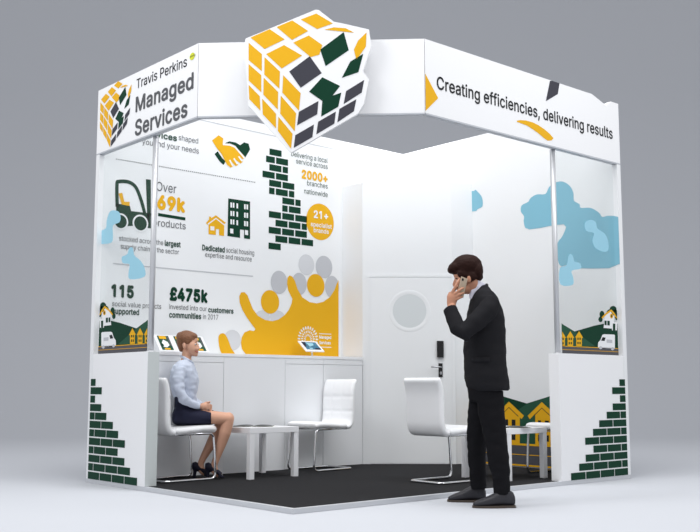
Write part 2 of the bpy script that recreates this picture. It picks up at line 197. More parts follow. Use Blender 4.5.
# letter outlines: advance width, then closed bezier outlines as handle, point, handle (thousandths)
GLYPHS = json.loads(r'''{"+":[453,[[217,34,198,34,198,144,198,254,198,364,217,364,236,364,255,364,255,254,255,144,255,34,236,34],[171,172,61,172,61,190,61,208,61,226,171,226,281,226,391,226,391,208,391,190,391,172,281,172]]],",":[188,[[53,-119,38,-119,48,-56,58,8,68,71,91,71,114,71,137,71,119,8,102,-56,84,-119,69,-119]]],"0":[453,[[264,-7,227,-7,189,-7,157,3,130,24,103,45,83,74,69,113,55,152,48,199,48,254,48,309,55,356,69,395,83,434,104,464,130,484,157,505,189,516,227,516,264,516,296,505,323,484,350,464,370,434,384,395,398,356,405,309,405,254,405,199,398,152,384,113,370,74,350,45,323,24,297,3],[202,50,227,50,252,50,273,58,290,74,308,90,321,113,330,144,339,174,344,211,344,254,344,297,339,334,330,365,321,395,308,419,290,435,273,451,252,460,227,460,202,460,180,451,163,435,146,419,132,395,123,365,114,334,109,297,109,254,109,211,114,174,123,144,132,113,146,90,163,74,180,58]]],"1":[453,[[181,0,76,0,76,18,76,36,76,55,181,55,286,55,391,55,391,36,391,18,391,0,286,0],[250,509,276,509,276,339,276,170,276,0,255,0,234,0,212,0,212,149,212,299,212,448,211,448,210,448,209,448,168,418,127,388,86,358,86,381,86,404,86,427,123,454,161,481,198,509,224,509]]],"2":[453,[[172,0,64,0,64,16,64,32,64,47,121,108,177,168,234,229,254,249,270,267,282,282,295,298,304,313,311,327,317,341,320,356,320,371,320,390,316,405,308,419,299,432,288,442,273,449,259,456,242,460,224,460,204,460,187,456,172,447,158,439,147,428,139,413,131,399,127,382,127,362,107,362,86,362,66,362,66,392,72,419,86,442,100,465,119,483,143,496,167,509,194,516,225,516,255,516,282,509,306,497,329,484,348,467,361,445,374,424,381,399,381,372,381,354,378,335,371,318,364,300,353,280,336,259,319,237,296,211,267,180,229,140,191,100,153,60,153,59,153,58,153,57,231,57,310,57,389,57,389,38,389,19,389,0,281,0]]],"4":[453,[[164,105,40,105,40,123,40,141,40,158,109,275,178,392,247,509,268,509,289,509,311,509,243,394,176,280,109,166,109,165,109,164,109,163,210,163,312,163,413,163,413,144,413,125,413,105,289,105],[302,0,282,0,282,40,282,81,282,121,282,130,282,138,282,146,282,203,282,260,282,318,302,318,322,318,343,318,343,212,343,106,343,0,322,0]]],"5":[453,[[254,-7,221,-7,191,-7,164,-1,140,11,116,23,97,39,83,60,69,81,61,104,60,130,81,130,101,130,122,130,124,115,129,101,138,89,147,77,159,67,173,60,188,53,204,50,221,50,242,50,260,55,276,64,292,74,305,87,314,104,323,121,328,141,328,162,328,184,323,204,314,221,304,238,291,252,275,262,258,272,239,277,218,277,201,277,184,274,167,268,151,263,138,255,128,246,108,248,88,250,67,253,77,338,86,423,96,509,186,509,276,509,366,509,366,490,366,471,366,452,294,452,222,452,151,452,145,402,139,352,134,301,135,301,135,301,136,301,147,311,161,319,178,325,194,331,211,334,229,334,253,334,274,329,294,321,313,313,331,301,345,285,359,270,371,252,379,231,387,210,391,188,391,163,391,130,384,101,369,76,354,50,334,30,309,15,283,1]]],"6":[453,[[258,-7,226,-7,195,-7,167,0,142,15,118,29,98,49,84,74,71,100,64,129,64,162,64,186,69,212,80,239,91,266,110,300,137,340,176,396,214,453,252,509,276,509,299,509,322,509,265,426,208,344,151,261,149,261,147,261,145,261,150,271,157,280,165,288,174,296,184,302,196,307,207,312,221,314,235,314,266,314,293,308,316,295,339,282,357,263,370,240,382,216,389,189,389,157,389,125,382,97,368,73,354,48,334,28,310,14,286,0],[207,48,226,48,246,48,264,53,279,63,294,72,306,85,314,101,323,118,327,136,327,157,327,178,323,197,314,213,306,230,294,242,279,251,264,261,246,265,226,265,207,265,189,261,174,252,159,243,147,230,138,214,129,198,125,179,125,158,125,137,129,118,138,102,147,85,159,72,174,63,189,53]]],"7":[453,[[120,0,97,0,172,149,248,299,323,448,323,450,323,451,323,452,236,452,149,452,62,452,62,471,62,490,62,509,172,509,281,509,391,509,391,489,391,469,391,449,315,299,240,150,165,0,142,0]]],"9":[453,[[195,516,226,516,258,516,286,508,310,494,335,480,354,460,368,434,382,409,389,380,389,347,389,323,383,297,373,270,362,243,343,209,315,168,277,112,239,56,200,0,177,0,154,0,130,0,187,83,244,165,301,248,303,248,305,248,307,248,303,238,296,229,287,221,279,213,269,207,257,202,245,197,232,195,218,195,187,195,160,201,137,214,114,227,96,245,83,269,70,292,64,320,64,352,64,384,71,412,85,436,99,461,118,480,143,494,167,508],[246,460,226,460,207,460,189,456,174,446,159,437,147,424,138,407,130,391,125,372,125,352,125,330,130,312,138,295,147,279,159,266,174,257,189,248,207,243,226,243,246,243,263,248,279,257,294,266,306,279,314,295,323,311,327,330,327,350,327,372,323,391,314,407,306,424,294,437,279,446,264,456]]],"C":[510,[[293,-7,267,-7,223,-7,184,4,150,25,116,46,89,76,70,115,50,154,40,201,40,254,40,308,50,354,70,393,89,432,116,462,150,484,184,505,223,516,267,516,293,516,317,512,340,504,363,497,384,486,402,471,420,457,436,439,448,418,460,398,468,374,473,348,451,348,430,348,408,348,404,366,398,381,389,395,381,408,370,419,357,428,345,438,331,444,315,449,300,454,284,456,267,456,236,456,208,448,184,432,159,417,139,394,125,364,111,334,103,297,103,254,103,211,111,175,125,145,140,115,159,92,184,76,209,61,236,53,267,53,284,53,300,55,315,60,331,65,345,71,357,81,370,90,381,101,389,114,398,128,404,143,408,160,430,160,451,160,473,160,469,135,460,111,448,91,436,70,421,52,402,38,384,23,363,12,341,5,318,-3]]],"D":[502,[[271,0,219,0,178,0,137,0,96,0,96,19,96,38,96,57,136,57,175,57,215,57,256,57,291,65,318,81,345,97,366,119,379,149,392,179,399,214,399,255,399,296,392,331,379,361,366,390,346,412,320,428,293,444,260,452,221,452,178,452,136,452,93,452,93,471,93,490,93,509,137,509,181,509,225,509,275,509,317,499,353,478,388,458,415,429,433,391,452,353,462,308,462,255,462,202,452,157,433,119,414,81,387,51,351,31,314,10],[103,509,125,509,125,339,125,170,125,0,103,0,82,0,60,0,60,170,60,339,60,509,82,509]]],"M":[628,[[81,0,60,0,60,170,60,339,60,509,91,509,121,509,152,509,193,402,235,294,277,187,280,180,284,170,287,159,291,148,295,136,299,123,303,110,307,97,311,84,315,71,319,59,322,49,317,49,312,49,307,49,310,59,314,70,318,83,322,95,326,108,330,121,334,134,338,147,342,158,346,170,349,179,352,187,394,294,435,402,476,509,507,509,537,509,568,509,568,339,568,170,568,0,547,0,525,0,504,0,504,97,504,194,504,291,504,302,504,314,504,327,505,340,505,354,505,369,505,383,506,398,506,413,506,428,507,443,507,457,509,457,511,457,513,457,508,441,503,426,498,409,492,393,487,378,482,363,477,348,472,334,467,322,463,309,459,299,456,291,418,194,380,97,342,0,323,0,305,0,286,0,248,97,209,194,170,291,167,299,163,309,159,321,155,333,150,346,145,361,140,376,135,391,129,408,124,424,118,441,112,457,114,457,117,457,119,457,119,444,120,431,120,416,120,401,121,387,121,372,121,357,121,342,122,328,122,315,122,302,122,291,122,194,122,97,122,0,101,0]]],"O":[533,[[311,-7,267,-7,223,-7,184,4,150,25,116,46,90,76,70,115,50,154,40,201,40,254,40,308,50,354,70,393,90,432,116,462,150,484,184,505,223,516,267,516,311,516,350,505,384,484,418,462,444,432,464,393,483,354,493,308,493,254,493,201,483,154,464,115,444,76,418,46,384,25,350,4],[236,53,267,53,297,53,325,61,349,76,374,91,394,114,408,144,423,174,430,211,430,254,430,298,423,335,408,365,394,395,374,417,349,433,325,448,297,456,267,456,236,456,209,448,184,433,159,417,140,394,125,364,111,334,103,297,103,254,103,211,111,174,125,144,140,114,159,92,184,76,209,61]]],"P":[445,[[82,0,60,0,60,170,60,339,60,509,118,509,177,509,235,509,274,509,307,502,332,487,358,473,377,454,390,430,402,405,409,378,409,348,409,317,402,290,390,265,377,241,358,222,332,207,307,193,274,186,235,186,193,186,151,186,109,186,109,205,109,224,109,242,150,242,191,242,233,242,259,242,281,247,297,256,313,265,325,278,333,294,341,310,344,328,344,348,344,368,341,386,333,402,325,417,313,430,297,439,280,448,259,452,232,452,196,452,160,452,125,452,125,301,125,151,125,0,103,0]]],"S":[447,[[263,-9,224,-9,187,-9,155,-3,128,9,100,21,79,38,64,60,49,82,40,107,38,137,60,137,82,137,104,137,106,117,112,101,123,88,134,75,149,65,166,59,184,52,203,49,224,49,247,49,268,53,286,60,304,68,319,78,329,92,340,105,346,121,346,139,346,155,341,169,332,179,323,189,311,198,296,205,281,211,264,217,245,222,224,228,204,234,184,239,142,251,109,268,86,289,63,311,52,339,52,372,52,401,60,426,75,448,90,469,111,486,138,498,164,510,194,516,227,516,261,516,290,510,316,498,342,486,362,469,377,449,392,428,400,404,401,378,380,378,358,378,337,378,335,403,323,423,302,437,281,451,256,459,225,459,203,459,184,455,167,448,151,441,138,431,129,418,120,406,115,391,115,376,115,358,120,344,131,334,142,323,154,314,169,308,184,302,199,297,212,293,230,289,247,284,264,279,279,275,295,270,312,264,328,257,344,248,359,238,373,227,385,214,395,198,404,181,408,162,408,139,408,111,401,86,386,64,372,41,351,24,323,11,296,-2]]],"T":[449,[[85,452,32,452,32,471,32,490,32,509,160,509,288,509,417,509,417,490,417,471,417,452,363,452,310,452,257,452,257,301,257,151,257,0,235,0,214,0,193,0,193,151,193,301,193,452,139,452]]],"a":[389,[[182,-9,160,-9,136,-9,114,-4,94,5,75,14,59,27,48,45,36,62,30,83,30,108,30,130,35,147,43,161,52,175,63,185,78,193,92,201,108,207,125,211,143,215,160,218,178,220,201,223,219,225,234,227,248,228,258,231,265,235,272,239,276,245,276,255,276,255,276,256,276,257,276,272,273,286,267,297,261,308,252,316,240,322,228,328,213,331,196,331,178,331,162,328,149,322,136,317,126,309,118,301,110,292,104,283,100,274,80,280,61,285,41,291,50,314,62,332,79,346,95,360,113,369,133,375,153,381,173,384,194,384,208,384,223,383,239,379,255,376,271,370,286,360,301,351,313,338,322,320,332,303,337,280,337,251,337,168,337,84,337,0,317,0,297,0,277,0,277,17,277,35,277,52,275,52,274,52,272,52,268,43,261,34,252,25,243,15,230,7,215,1,200,-5],[155,45,170,45,193,45,212,50,228,59,243,68,255,79,263,93,271,107,276,122,276,138,276,155,276,173,276,190,273,187,268,184,259,182,251,180,242,178,231,176,221,174,210,172,200,171,190,170,182,169,175,168,161,166,147,163,134,159,121,154,111,148,103,139,96,131,92,119,92,105,92,92,95,81,102,72,109,63,118,57,130,52,142,48]]],"b":[424,[[261,-8,229,-8,206,-8,187,-4,172,4,158,12,146,21,138,31,129,42,123,51,118,59,116,59,114,59,112,59,112,39,112,20,112,0,92,0,72,0,53,0,53,170,53,339,53,509,73,509,93,509,114,509,114,446,114,382,114,319,115,319,117,319,118,319,123,327,129,336,137,346,145,356,157,365,171,373,186,381,205,384,229,384,261,384,289,376,313,361,337,345,356,322,370,293,383,263,390,229,390,189,390,149,383,114,370,84,356,55,337,32,313,16,289,0],[197,47,220,47,244,47,263,53,279,66,295,78,308,95,316,117,324,138,328,162,328,189,328,216,324,240,316,261,308,282,296,299,280,311,264,324,244,330,220,330,197,330,177,324,161,312,145,300,133,284,125,263,117,242,113,217,113,189,113,161,117,136,125,115,133,94,146,77,162,65,178,53]]],"c":[396,[[226,-8,207,-8,173,-8,143,0,117,16,91,33,71,56,56,85,41,114,34,149,34,187,34,227,41,262,56,291,71,321,91,343,117,360,143,376,173,384,207,384,226,384,243,382,260,377,276,372,292,365,305,356,319,347,330,335,340,322,350,309,357,294,362,277,342,272,322,267,303,262,300,272,296,281,290,289,285,297,278,305,270,311,262,317,253,322,242,325,232,328,220,330,207,330,182,330,161,323,145,310,129,297,116,280,108,258,100,237,96,213,96,187,96,162,100,139,108,117,116,96,129,79,145,66,161,53,182,46,207,46,220,46,232,48,243,52,253,55,263,60,271,66,279,72,286,80,292,89,297,97,301,107,304,117,324,112,343,107,363,102,358,85,351,70,341,56,332,43,320,31,306,21,293,12,277,4,261,-1,244,-6]]],"d":[424,[[219,-8,195,-8,164,-8,136,0,111,16,87,32,68,55,55,84,41,114,34,149,34,189,34,229,41,263,55,293,69,322,88,345,112,361,136,376,164,384,196,384,219,384,238,381,253,373,268,365,279,356,287,346,296,336,302,327,306,319,308,319,309,319,311,319,311,382,311,446,311,509,331,509,351,509,372,509,372,339,372,170,372,0,352,0,332,0,313,0,313,20,313,39,313,59,311,59,309,59,307,59,302,51,295,42,287,31,278,21,267,12,252,4,238,-4],[181,47,205,47,227,47,247,53,263,65,279,77,291,94,299,115,308,136,312,161,312,189,312,217,308,242,300,263,292,284,279,300,263,312,247,324,228,330,205,330,181,330,161,324,145,311,129,299,116,282,108,261,100,240,96,216,96,189,96,162,100,138,109,117,117,95,129,78,145,66,161,53]]],"e":[404,[[238,-8,212,-8,175,-8,143,0,117,16,90,33,70,56,56,85,41,114,34,148,34,187,34,226,41,260,55,290,69,319,89,343,115,359,141,376,171,384,205,384,226,384,246,381,266,374,285,367,303,356,319,341,335,326,348,306,357,282,366,258,371,228,371,194,371,186,371,178,371,169,272,169,174,169,75,169,75,187,75,204,75,221,163,221,250,221,338,221,329,215,319,208,310,202,310,227,306,249,298,269,290,288,278,303,263,314,247,325,228,330,205,330,182,330,163,325,146,313,130,302,118,288,109,270,100,251,96,232,96,211,96,200,96,189,96,178,96,150,101,126,110,106,120,87,134,72,151,61,168,51,189,46,212,46,228,46,241,48,254,53,266,57,277,64,285,73,294,82,301,93,306,105,325,101,345,96,365,91,359,71,349,54,335,39,321,24,303,13,283,4,262,-4]]],"f":[254,[[154,379,228,379,228,362,228,344,228,327,154,327,80,327,6,327,6,344,6,362,6,379,80,379],[101,0,81,0,81,144,81,288,81,432,81,453,86,471,96,486,106,500,119,511,135,519,152,526,169,530,187,530,201,530,213,529,222,527,232,525,238,523,243,521,238,503,233,486,227,468,224,470,220,471,215,472,210,473,203,474,195,474,176,474,163,469,154,460,146,451,142,437,142,419,142,279,142,140,142,0,121,0]]],"g":[425,[[238,-151,207,-151,179,-151,155,-147,134,-140,113,-132,96,-123,82,-110,69,-98,58,-84,51,-69,67,-60,84,-50,101,-41,107,-49,113,-57,122,-66,130,-75,141,-82,154,-88,168,-94,186,-97,207,-97,238,-97,263,-90,282,-75,302,-60,311,-37,311,-6,311,19,311,44,311,68,310,68,308,68,306,68,301,60,295,51,287,41,278,32,267,23,252,16,238,8,219,5,195,5,164,5,137,12,113,27,88,41,69,62,55,90,41,118,34,152,34,191,34,230,41,264,55,293,69,322,88,345,112,361,137,376,165,384,196,384,220,384,239,381,253,373,268,365,280,356,288,346,297,336,303,327,308,319,309,319,311,319,313,319,313,339,313,359,313,379,333,379,353,379,372,379,372,250,372,121,372,-9,372,-42,365,-69,350,-90,335,-111,316,-126,291,-136,266,-146],[181,59,205,59,228,59,248,64,264,75,280,86,292,101,300,121,308,141,312,165,312,193,312,220,308,243,300,264,292,284,280,301,264,312,248,324,228,330,205,330,181,330,161,324,145,312,129,299,117,283,109,262,100,242,96,219,96,193,96,166,100,143,109,123,117,103,129,87,145,76,162,65]]],"h":[410,[[114,249,114,227,114,151,114,76,114,0,93,0,73,0,53,0,53,170,53,339,53,509,73,509,93,509,114,509,114,435,114,361,114,287,110,287,106,287,102,287,114,322,131,347,152,362,174,377,199,384,227,384,253,384,276,379,295,369,315,358,330,342,341,321,352,299,357,273,357,240,357,160,357,80,357,0,337,0,316,0,296,0,296,78,296,157,296,235,296,265,288,288,273,304,258,321,237,329,210,329,192,329,175,325,161,317,146,309,135,298,126,283,118,267]]],"i":[167,[[73,0,53,0,53,126,53,253,53,379,73,379,93,379,114,379,114,253,114,126,114,0,93,0],[95,443,84,443,72,443,62,447,54,455,45,462,41,472,41,483,41,494,45,504,54,512,62,520,72,524,84,524,95,524,106,520,114,512,122,504,126,494,126,483,126,472,122,462,114,455,106,447]]],"j":[167,[[53,243,53,379,73,379,93,379,114,379,114,243,114,106,114,-30,114,-53,110,-73,102,-90,93,-107,81,-120,65,-129,48,-138,28,-143,4,-143,-1,-143,-5,-143,-10,-143,-10,-124,-10,-105,-10,-87,-6,-87,-2,-87,2,-87,20,-87,32,-82,40,-72,49,-62,53,-48,53,-29,53,107],[95,443,83,443,72,443,62,447,53,455,45,462,41,472,41,483,41,494,45,504,53,512,62,520,72,524,83,524,95,524,105,520,114,512,122,504,126,494,126,483,126,472,122,462,114,455,105,447]]],"k":[381,[[132,158,110,137,110,162,110,187,110,212,113,212,117,212,121,212,175,268,230,323,284,379,310,379,335,379,360,379,301,319,243,259,184,199,182,199,179,199,177,199,155,178],[73,0,53,0,53,170,53,339,53,509,73,509,93,509,114,509,114,339,114,170,114,0,93,0],[320,0,294,0,245,62,197,124,148,186,162,200,177,214,191,229,252,152,312,76,372,0,346,0]]],"l":[189,[[147,-2,139,-2,110,-2,88,5,74,20,60,35,53,57,53,84,53,226,53,367,53,509,73,509,93,509,114,509,114,372,114,235,114,99,114,81,116,69,120,62,125,55,133,52,146,52,152,52,157,52,160,53,164,53,167,54,170,54,173,37,177,20,181,3,175,1,169,0,162,-1,154,-2]]],"m":[610,[[73,0,53,0,53,126,53,253,53,379,72,379,92,379,112,379,112,351,112,323,112,295,111,295,109,295,108,295,113,316,121,332,132,346,144,359,157,369,172,376,187,383,203,386,219,386,247,386,270,378,287,361,305,344,316,322,321,295,318,295,315,295,312,295,317,313,325,329,337,343,349,357,364,367,381,375,398,382,416,386,437,386,459,386,479,381,497,372,515,362,530,348,541,328,551,309,557,285,557,255,557,170,557,85,557,0,536,0,516,0,496,0,496,85,496,169,496,254,496,281,488,301,473,313,457,325,439,330,419,330,402,330,387,327,374,320,362,313,352,303,345,290,339,278,335,263,335,247,335,165,335,82,335,0,315,0,295,0,274,0,274,87,274,173,274,260,274,281,267,298,253,311,239,324,221,330,199,330,185,330,171,327,158,320,144,313,134,303,126,289,118,276,114,258,114,238,114,159,114,79,114,0,93,0]]],"n":[410,[[114,249,114,227,114,151,114,76,114,0,93,0,73,0,53,0,53,126,53,253,53,379,72,379,92,379,112,379,112,349,112,318,112,287,109,287,106,287,102,287,114,322,131,347,152,362,174,377,199,384,227,384,253,384,276,379,295,369,314,358,330,342,341,321,352,299,357,273,357,240,357,160,357,80,357,0,337,0,316,0,296,0,296,78,296,157,296,235,296,265,288,288,273,304,258,321,237,329,210,329,192,329,175,325,161,317,146,309,135,298,126,283,118,267]]],"o":[415,[[242,-8,207,-8,173,-8,143,0,117,16,91,33,71,56,56,85,41,114,34,149,34,187,34,227,41,262,56,291,71,321,91,343,117,360,143,376,173,384,207,384,242,384,273,376,299,360,325,343,345,321,359,291,374,262,381,227,381,187,381,149,374,114,359,85,345,56,325,33,299,16,273,0],[182,46,207,46,233,46,254,53,270,66,287,79,299,96,307,117,315,139,319,162,319,187,319,213,315,236,307,258,299,280,287,297,270,310,254,323,233,330,207,330,182,330,161,323,145,310,129,297,116,280,108,258,100,237,96,213,96,187,96,162,100,139,108,117,116,96,129,79,145,66,161,53]]],"p":[424,[[73,-143,53,-143,53,31,53,205,53,379,72,379,92,379,112,379,112,359,112,339,112,319,114,319,116,319,118,319,123,327,129,336,137,346,145,356,157,365,171,373,186,381,205,384,229,384,261,384,289,376,313,361,337,345,356,322,370,293,383,263,390,229,390,189,390,149,383,114,370,84,356,55,337,32,313,16,289,0,261,-8,229,-8,206,-8,187,-4,173,4,158,12,146,21,138,31,130,42,123,51,118,59,117,59,115,59,114,59,114,-8,114,-76,114,-143,93,-143],[197,47,220,47,244,47,263,53,279,66,295,78,308,95,316,117,324,138,328,162,328,189,328,216,324,240,316,261,308,282,296,299,280,311,264,324,244,330,220,330,197,330,177,324,161,312,145,300,133,284,125,263,117,242,113,217,113,189,113,161,117,136,125,115,133,94,146,77,162,65,178,53]]],"r":[259,[[73,0,53,0,53,126,53,253,53,379,72,379,92,379,112,379,112,360,112,340,112,321,113,321,114,321,115,321,122,340,135,355,152,367,170,379,190,385,213,385,218,385,223,385,229,384,235,384,240,384,243,384,243,363,243,343,243,322,242,323,237,323,230,324,223,325,215,326,207,326,189,326,173,322,159,315,145,307,134,297,126,284,118,270,114,255,114,237,114,158,114,79,114,0,93,0]]],"s":[365,[[211,-8,182,-8,156,-8,133,-4,112,3,92,11,75,23,62,38,49,53,40,72,36,94,55,98,74,102,94,107,99,86,109,70,124,60,139,50,158,45,181,45,208,45,229,51,244,62,260,74,268,87,268,103,268,116,263,127,254,136,245,144,231,151,212,155,191,160,170,165,149,170,115,178,89,191,72,208,55,225,47,247,47,274,47,296,53,315,65,332,77,348,94,361,115,370,136,380,160,384,187,384,213,384,235,380,254,372,272,365,287,353,299,339,310,325,319,309,324,290,305,286,287,281,268,277,263,292,255,304,243,316,230,327,212,333,187,333,165,333,146,327,131,317,116,306,109,293,109,277,109,263,114,252,124,243,134,235,150,228,172,223,191,218,210,214,229,209,264,201,290,188,306,171,323,154,331,133,331,107,331,84,325,64,312,47,300,30,282,16,260,6,237,-3]]],"t":[227,[[138,379,204,379,204,362,204,344,204,327,138,327,72,327,6,327,6,344,6,362,6,379,72,379],[65,345,65,471,85,471,106,471,126,471,126,347,126,222,126,98,126,81,129,69,136,61,143,54,154,50,170,50,174,50,179,50,185,51,191,52,197,53,202,54,206,36,209,19,213,2,207,0,200,-2,192,-3,184,-4,176,-4,168,-4,136,-4,110,4,92,21,74,38,65,62,65,93,65,219]]],"u":[410,[[211,-5,182,-5,157,-5,134,0,115,11,95,21,80,37,69,59,58,80,53,107,53,139,53,219,53,299,53,379,73,379,93,379,114,379,114,301,114,222,114,144,114,114,121,91,137,75,152,58,173,50,200,50,218,50,235,54,249,62,264,70,275,81,283,97,292,112,296,131,296,153,296,228,296,304,296,379,316,379,337,379,357,379,357,253,357,126,357,0,337,0,318,0,298,0,298,31,298,61,298,92,301,92,304,92,307,92,295,57,279,32,257,17,235,2]]],"v":[389,[[184,0,163,0,114,126,66,253,17,379,40,379,62,379,84,379,111,305,138,230,165,155,174,132,181,110,187,87,193,64,199,42,206,21,198,21,191,21,184,21,191,42,197,64,203,87,209,110,216,132,224,155,251,230,278,305,305,379,327,379,349,379,371,379,323,253,275,126,226,0,205,0]]],"w":[567,[[158,0,138,0,99,126,61,253,23,379,44,379,66,379,87,379,103,324,118,269,133,214,140,191,147,165,154,137,161,108,168,76,175,41,172,41,168,41,165,41,172,75,179,106,186,135,193,163,199,190,206,214,221,269,237,324,252,379,273,379,295,379,316,379,332,324,347,269,362,214,368,190,375,164,382,136,388,107,395,76,402,41,399,41,395,41,391,41,399,75,406,107,413,135,420,164,427,190,434,214,449,269,465,324,480,379,502,379,523,379,545,379,506,253,468,126,429,0,409,0,389,0,368,0,352,57,335,114,319,172,314,189,309,207,305,225,300,243,295,261,291,280,286,299,281,318,277,338,281,338,286,338,291,338,286,319,281,299,277,280,272,261,267,243,263,225,258,206,253,189,248,172,231,114,215,57,199,0,178,0]]],"x":[379,[[44,0,21,0,71,73,121,145,171,218,171,202,171,187,171,171,124,240,76,310,29,379,52,379,76,379,100,379,116,355,132,330,147,306,160,287,170,270,179,253,188,237,198,221,207,206,197,206,186,206,175,206,185,221,194,237,202,253,211,270,221,287,233,306,249,330,266,355,282,379,305,379,328,379,352,379,304,309,256,239,209,169,209,184,209,199,209,214,258,143,308,71,358,0,334,0,310,0,287,0,268,28,249,57,231,85,219,103,209,120,200,136,191,152,182,167,173,182,183,182,194,182,205,182,195,167,186,152,178,136,170,120,160,103,148,85,129,57,110,28,91,0,68,0]]],"y":[389,[[51,-140,47,-139,52,-121,57,-103,61,-86,65,-86,68,-87,71,-87,83,-90,94,-91,104,-89,114,-87,122,-82,130,-74,138,-66,145,-53,151,-36,155,-24,159,-13,163,-1,114,126,66,252,17,379,40,379,62,379,84,379,111,305,138,230,165,155,174,132,181,109,187,87,193,64,199,42,206,21,198,21,191,21,184,21,190,42,196,64,202,87,209,110,216,132,224,155,251,230,278,305,305,379,327,379,349,379,371,379,316,234,260,88,204,-58,196,-78,187,-94,177,-107,166,-120,153,-129,139,-136,125,-142,109,-145,91,-145,81,-145,72,-144,65,-143,57,-142]]],"\u00a3":[425,[[43,41,37,41,37,46,37,51,37,57,57,57,71,62,80,74,89,85,93,102,93,125,90,203,88,281,85,358,84,389,90,415,102,439,115,463,133,481,156,495,179,509,207,516,239,516,266,516,289,510,310,499,331,489,348,473,362,454,375,434,384,412,387,385,368,383,348,380,328,377,325,402,315,422,300,437,285,451,264,459,240,459,218,459,200,454,186,446,172,437,162,425,155,410,148,396,145,379,146,360,148,282,151,205,153,127,154,112,151,99,145,89,140,78,132,70,123,64,113,57,103,52,92,49,82,46,71,43,61,42,51,41],[124,0,37,0,37,19,37,38,37,57,125,57,213,57,301,57,312,57,319,59,324,63,328,68,330,75,330,85,330,93,330,100,330,107,349,107,368,107,388,107,388,102,388,96,388,91,388,61,380,38,366,23,352,8,330,0,299,0,212,0],[128,229,37,229,37,246,37,263,37,280,128,280,220,280,311,280,311,263,311,246,311,229,220,229]]]," ":[188,[]]}''')
GLYPHS['1'][1] = [max(GLYPHS['1'][1], key=lambda p: max(p[3::6])-min(p[3::6]))]      # plain figure one, no foot
def _outline(p):
    o = []; n = len(p)//6
    for q in range(n):
        r = (q+1) % n; a, b, c, d = [(p[k]/1000, p[k+1]/1000) for k in (q*6+2, q*6+4, r*6, r*6+2)]
        for t in range(4):
            t /= 4; o.append(tuple(a[k]*(1-t)**3+3*b[k]*t*(1-t)**2+3*c[k]*t*t*(1-t)+d[k]*t**3 for k in (0, 1)))
    return o
_tri = {}
def _glyph(ch, bold=0):
    """triangles of a letter: every region with non-zero winding or within the bold margin of its outline"""
    if (ch, bold) in _tri: return _tri[ch, bold]
    import numpy as np
    from mathutils.geometry import delaunay_2d_cdt
    cs = [_outline(p) for p in GLYPHS[ch][1]]; V, E = [], []
    def loop(o):
        n0 = len(V); V.extend(Vector(p) for p in o); E.extend((n0+i, n0+(i+1) % len(o)) for i in range(len(o)))
    A, Bp = [], []
    for o in cs:
        loop(o)
        for i in range(len(o)):
            a, b = Vector(o[i-1]), Vector(o[i])
            if (b-a).length < 1e-5: continue
            A.append(a); Bp.append(b)
            if bold:
                d = (b-a).normalized(); n = Vector((-d.y, d.x))*bold; e = d*bold*.3; loop([a-e-n, b+e-n, b+e+n, a-e+n])
    if not V: _tri[ch, bold] = ([], []); return _tri[ch, bold]
    vo, _, fo = delaunay_2d_cdt(V, E, [], 0, 1e-5)[:3]
    a = np.array([tuple(v) for v in A]); b = np.array([tuple(v) for v in Bp]); d = b-a
    F = []
    for f in fo:
        x = sum(vo[k].x for k in f)/3; y = sum(vo[k].y for k in f)/3
        cr = (a[:, 1] > y) != (b[:, 1] > y)
        xi = a[:, 0]+(y-a[:, 1])*d[:, 0]/np.where(cr, d[:, 1], 1)
        ins = int((np.where(b[:, 1] > y, 1, -1)*(cr & (x < xi))).sum()) != 0
        if not ins and bold:
            L = np.hypot(d[:, 0], d[:, 1]); t = ((x-a[:, 0])*d[:, 0]+(y-a[:, 1])*d[:, 1])/L; q = abs((x-a[:, 0])*d[:, 1]-(y-a[:, 1])*d[:, 0])/L
            ins = bool(((q < bold) & (t > -.3*bold) & (t < L+.3*bold)).any())
        if ins: F.append(f)
    _tri[ch, bold] = (vo, F); return _tri[ch, bold]
def text_bm(s, bold):
    bm = bmesh.new(); x = 0
    for ch in s:
        V, F = _glyph(ch, bold); vs = [bm.verts.new((x+v.x, v.y, 0)) for v in V]
        for f in F: bm.faces.new([vs[k] for k in f])
        x += GLYPHS[ch][0]/1000+bold*.8
    bmesh.ops.delete(bm, geom=[v for v in bm.verts if not v.link_faces], context='VERTS')
    return bm
CAP = max(GLYPHS['T'][1][0][3::6])/1000
def text(name, pl, s, p0, p1, cap, m, parent, bold=0.0, d=.003, label=None, raw=False):
    """p0,p1 baseline ends; cap = cap height in metres"""
    bm = text_bm(s, bold)
    x0 = min(v.co.x for v in bm.verts); x1 = max(v.co.x for v in bm.verts)
    k = (p1[0]-p0[0])/(x1-x0); kv = cap/CAP
    for v in bm.verts: v.co = pl.w(p0[0]+(v.co.x-x0)*k, p0[1]+v.co.y*kv, d)
    o = link_mesh(name, bm, m, parent)
    if label: o['label'] = label
    return o
def tube(bm, pts, rads, seg=14, flat=1.0, up=None):
    """tapered tube; flat squashes along the second frame axis"""
    P = [Vector(p) for p in pts]; n = len(P)
    if not isinstance(rads, (list, tuple)): rads = [rads]*n
    rings = []; a = None
    for i, p in enumerate(P):
        t = (P[min(i+1, n-1)]-P[max(i-1, 0)]).normalized()
        if a is None:
            ref = Vector(up) if up else (Vector((0, 0, 1)) if abs(t.z) < .9 else Vector((0, 1, 0)))
            a = (ref-t*ref.dot(t)).normalized()
        else: a = (a-t*a.dot(t)).normalized()
        b = t.cross(a); r = rads[i]
        ra, rb = (r, r*flat) if not isinstance(r, (list, tuple)) else r
        rings.append([bm.verts.new(p+a*ra*math.cos(2*PI*k/seg)+b*rb*math.sin(2*PI*k/seg)) for k in range(seg)])
    for i in range(n-1):
        for k in range(seg):
            bm.faces.new((rings[i][k], rings[i][(k+1) % seg], rings[i+1][(k+1) % seg], rings[i+1][k]))
    bm.faces.new(rings[0][::-1]); bm.faces.new(rings[-1])
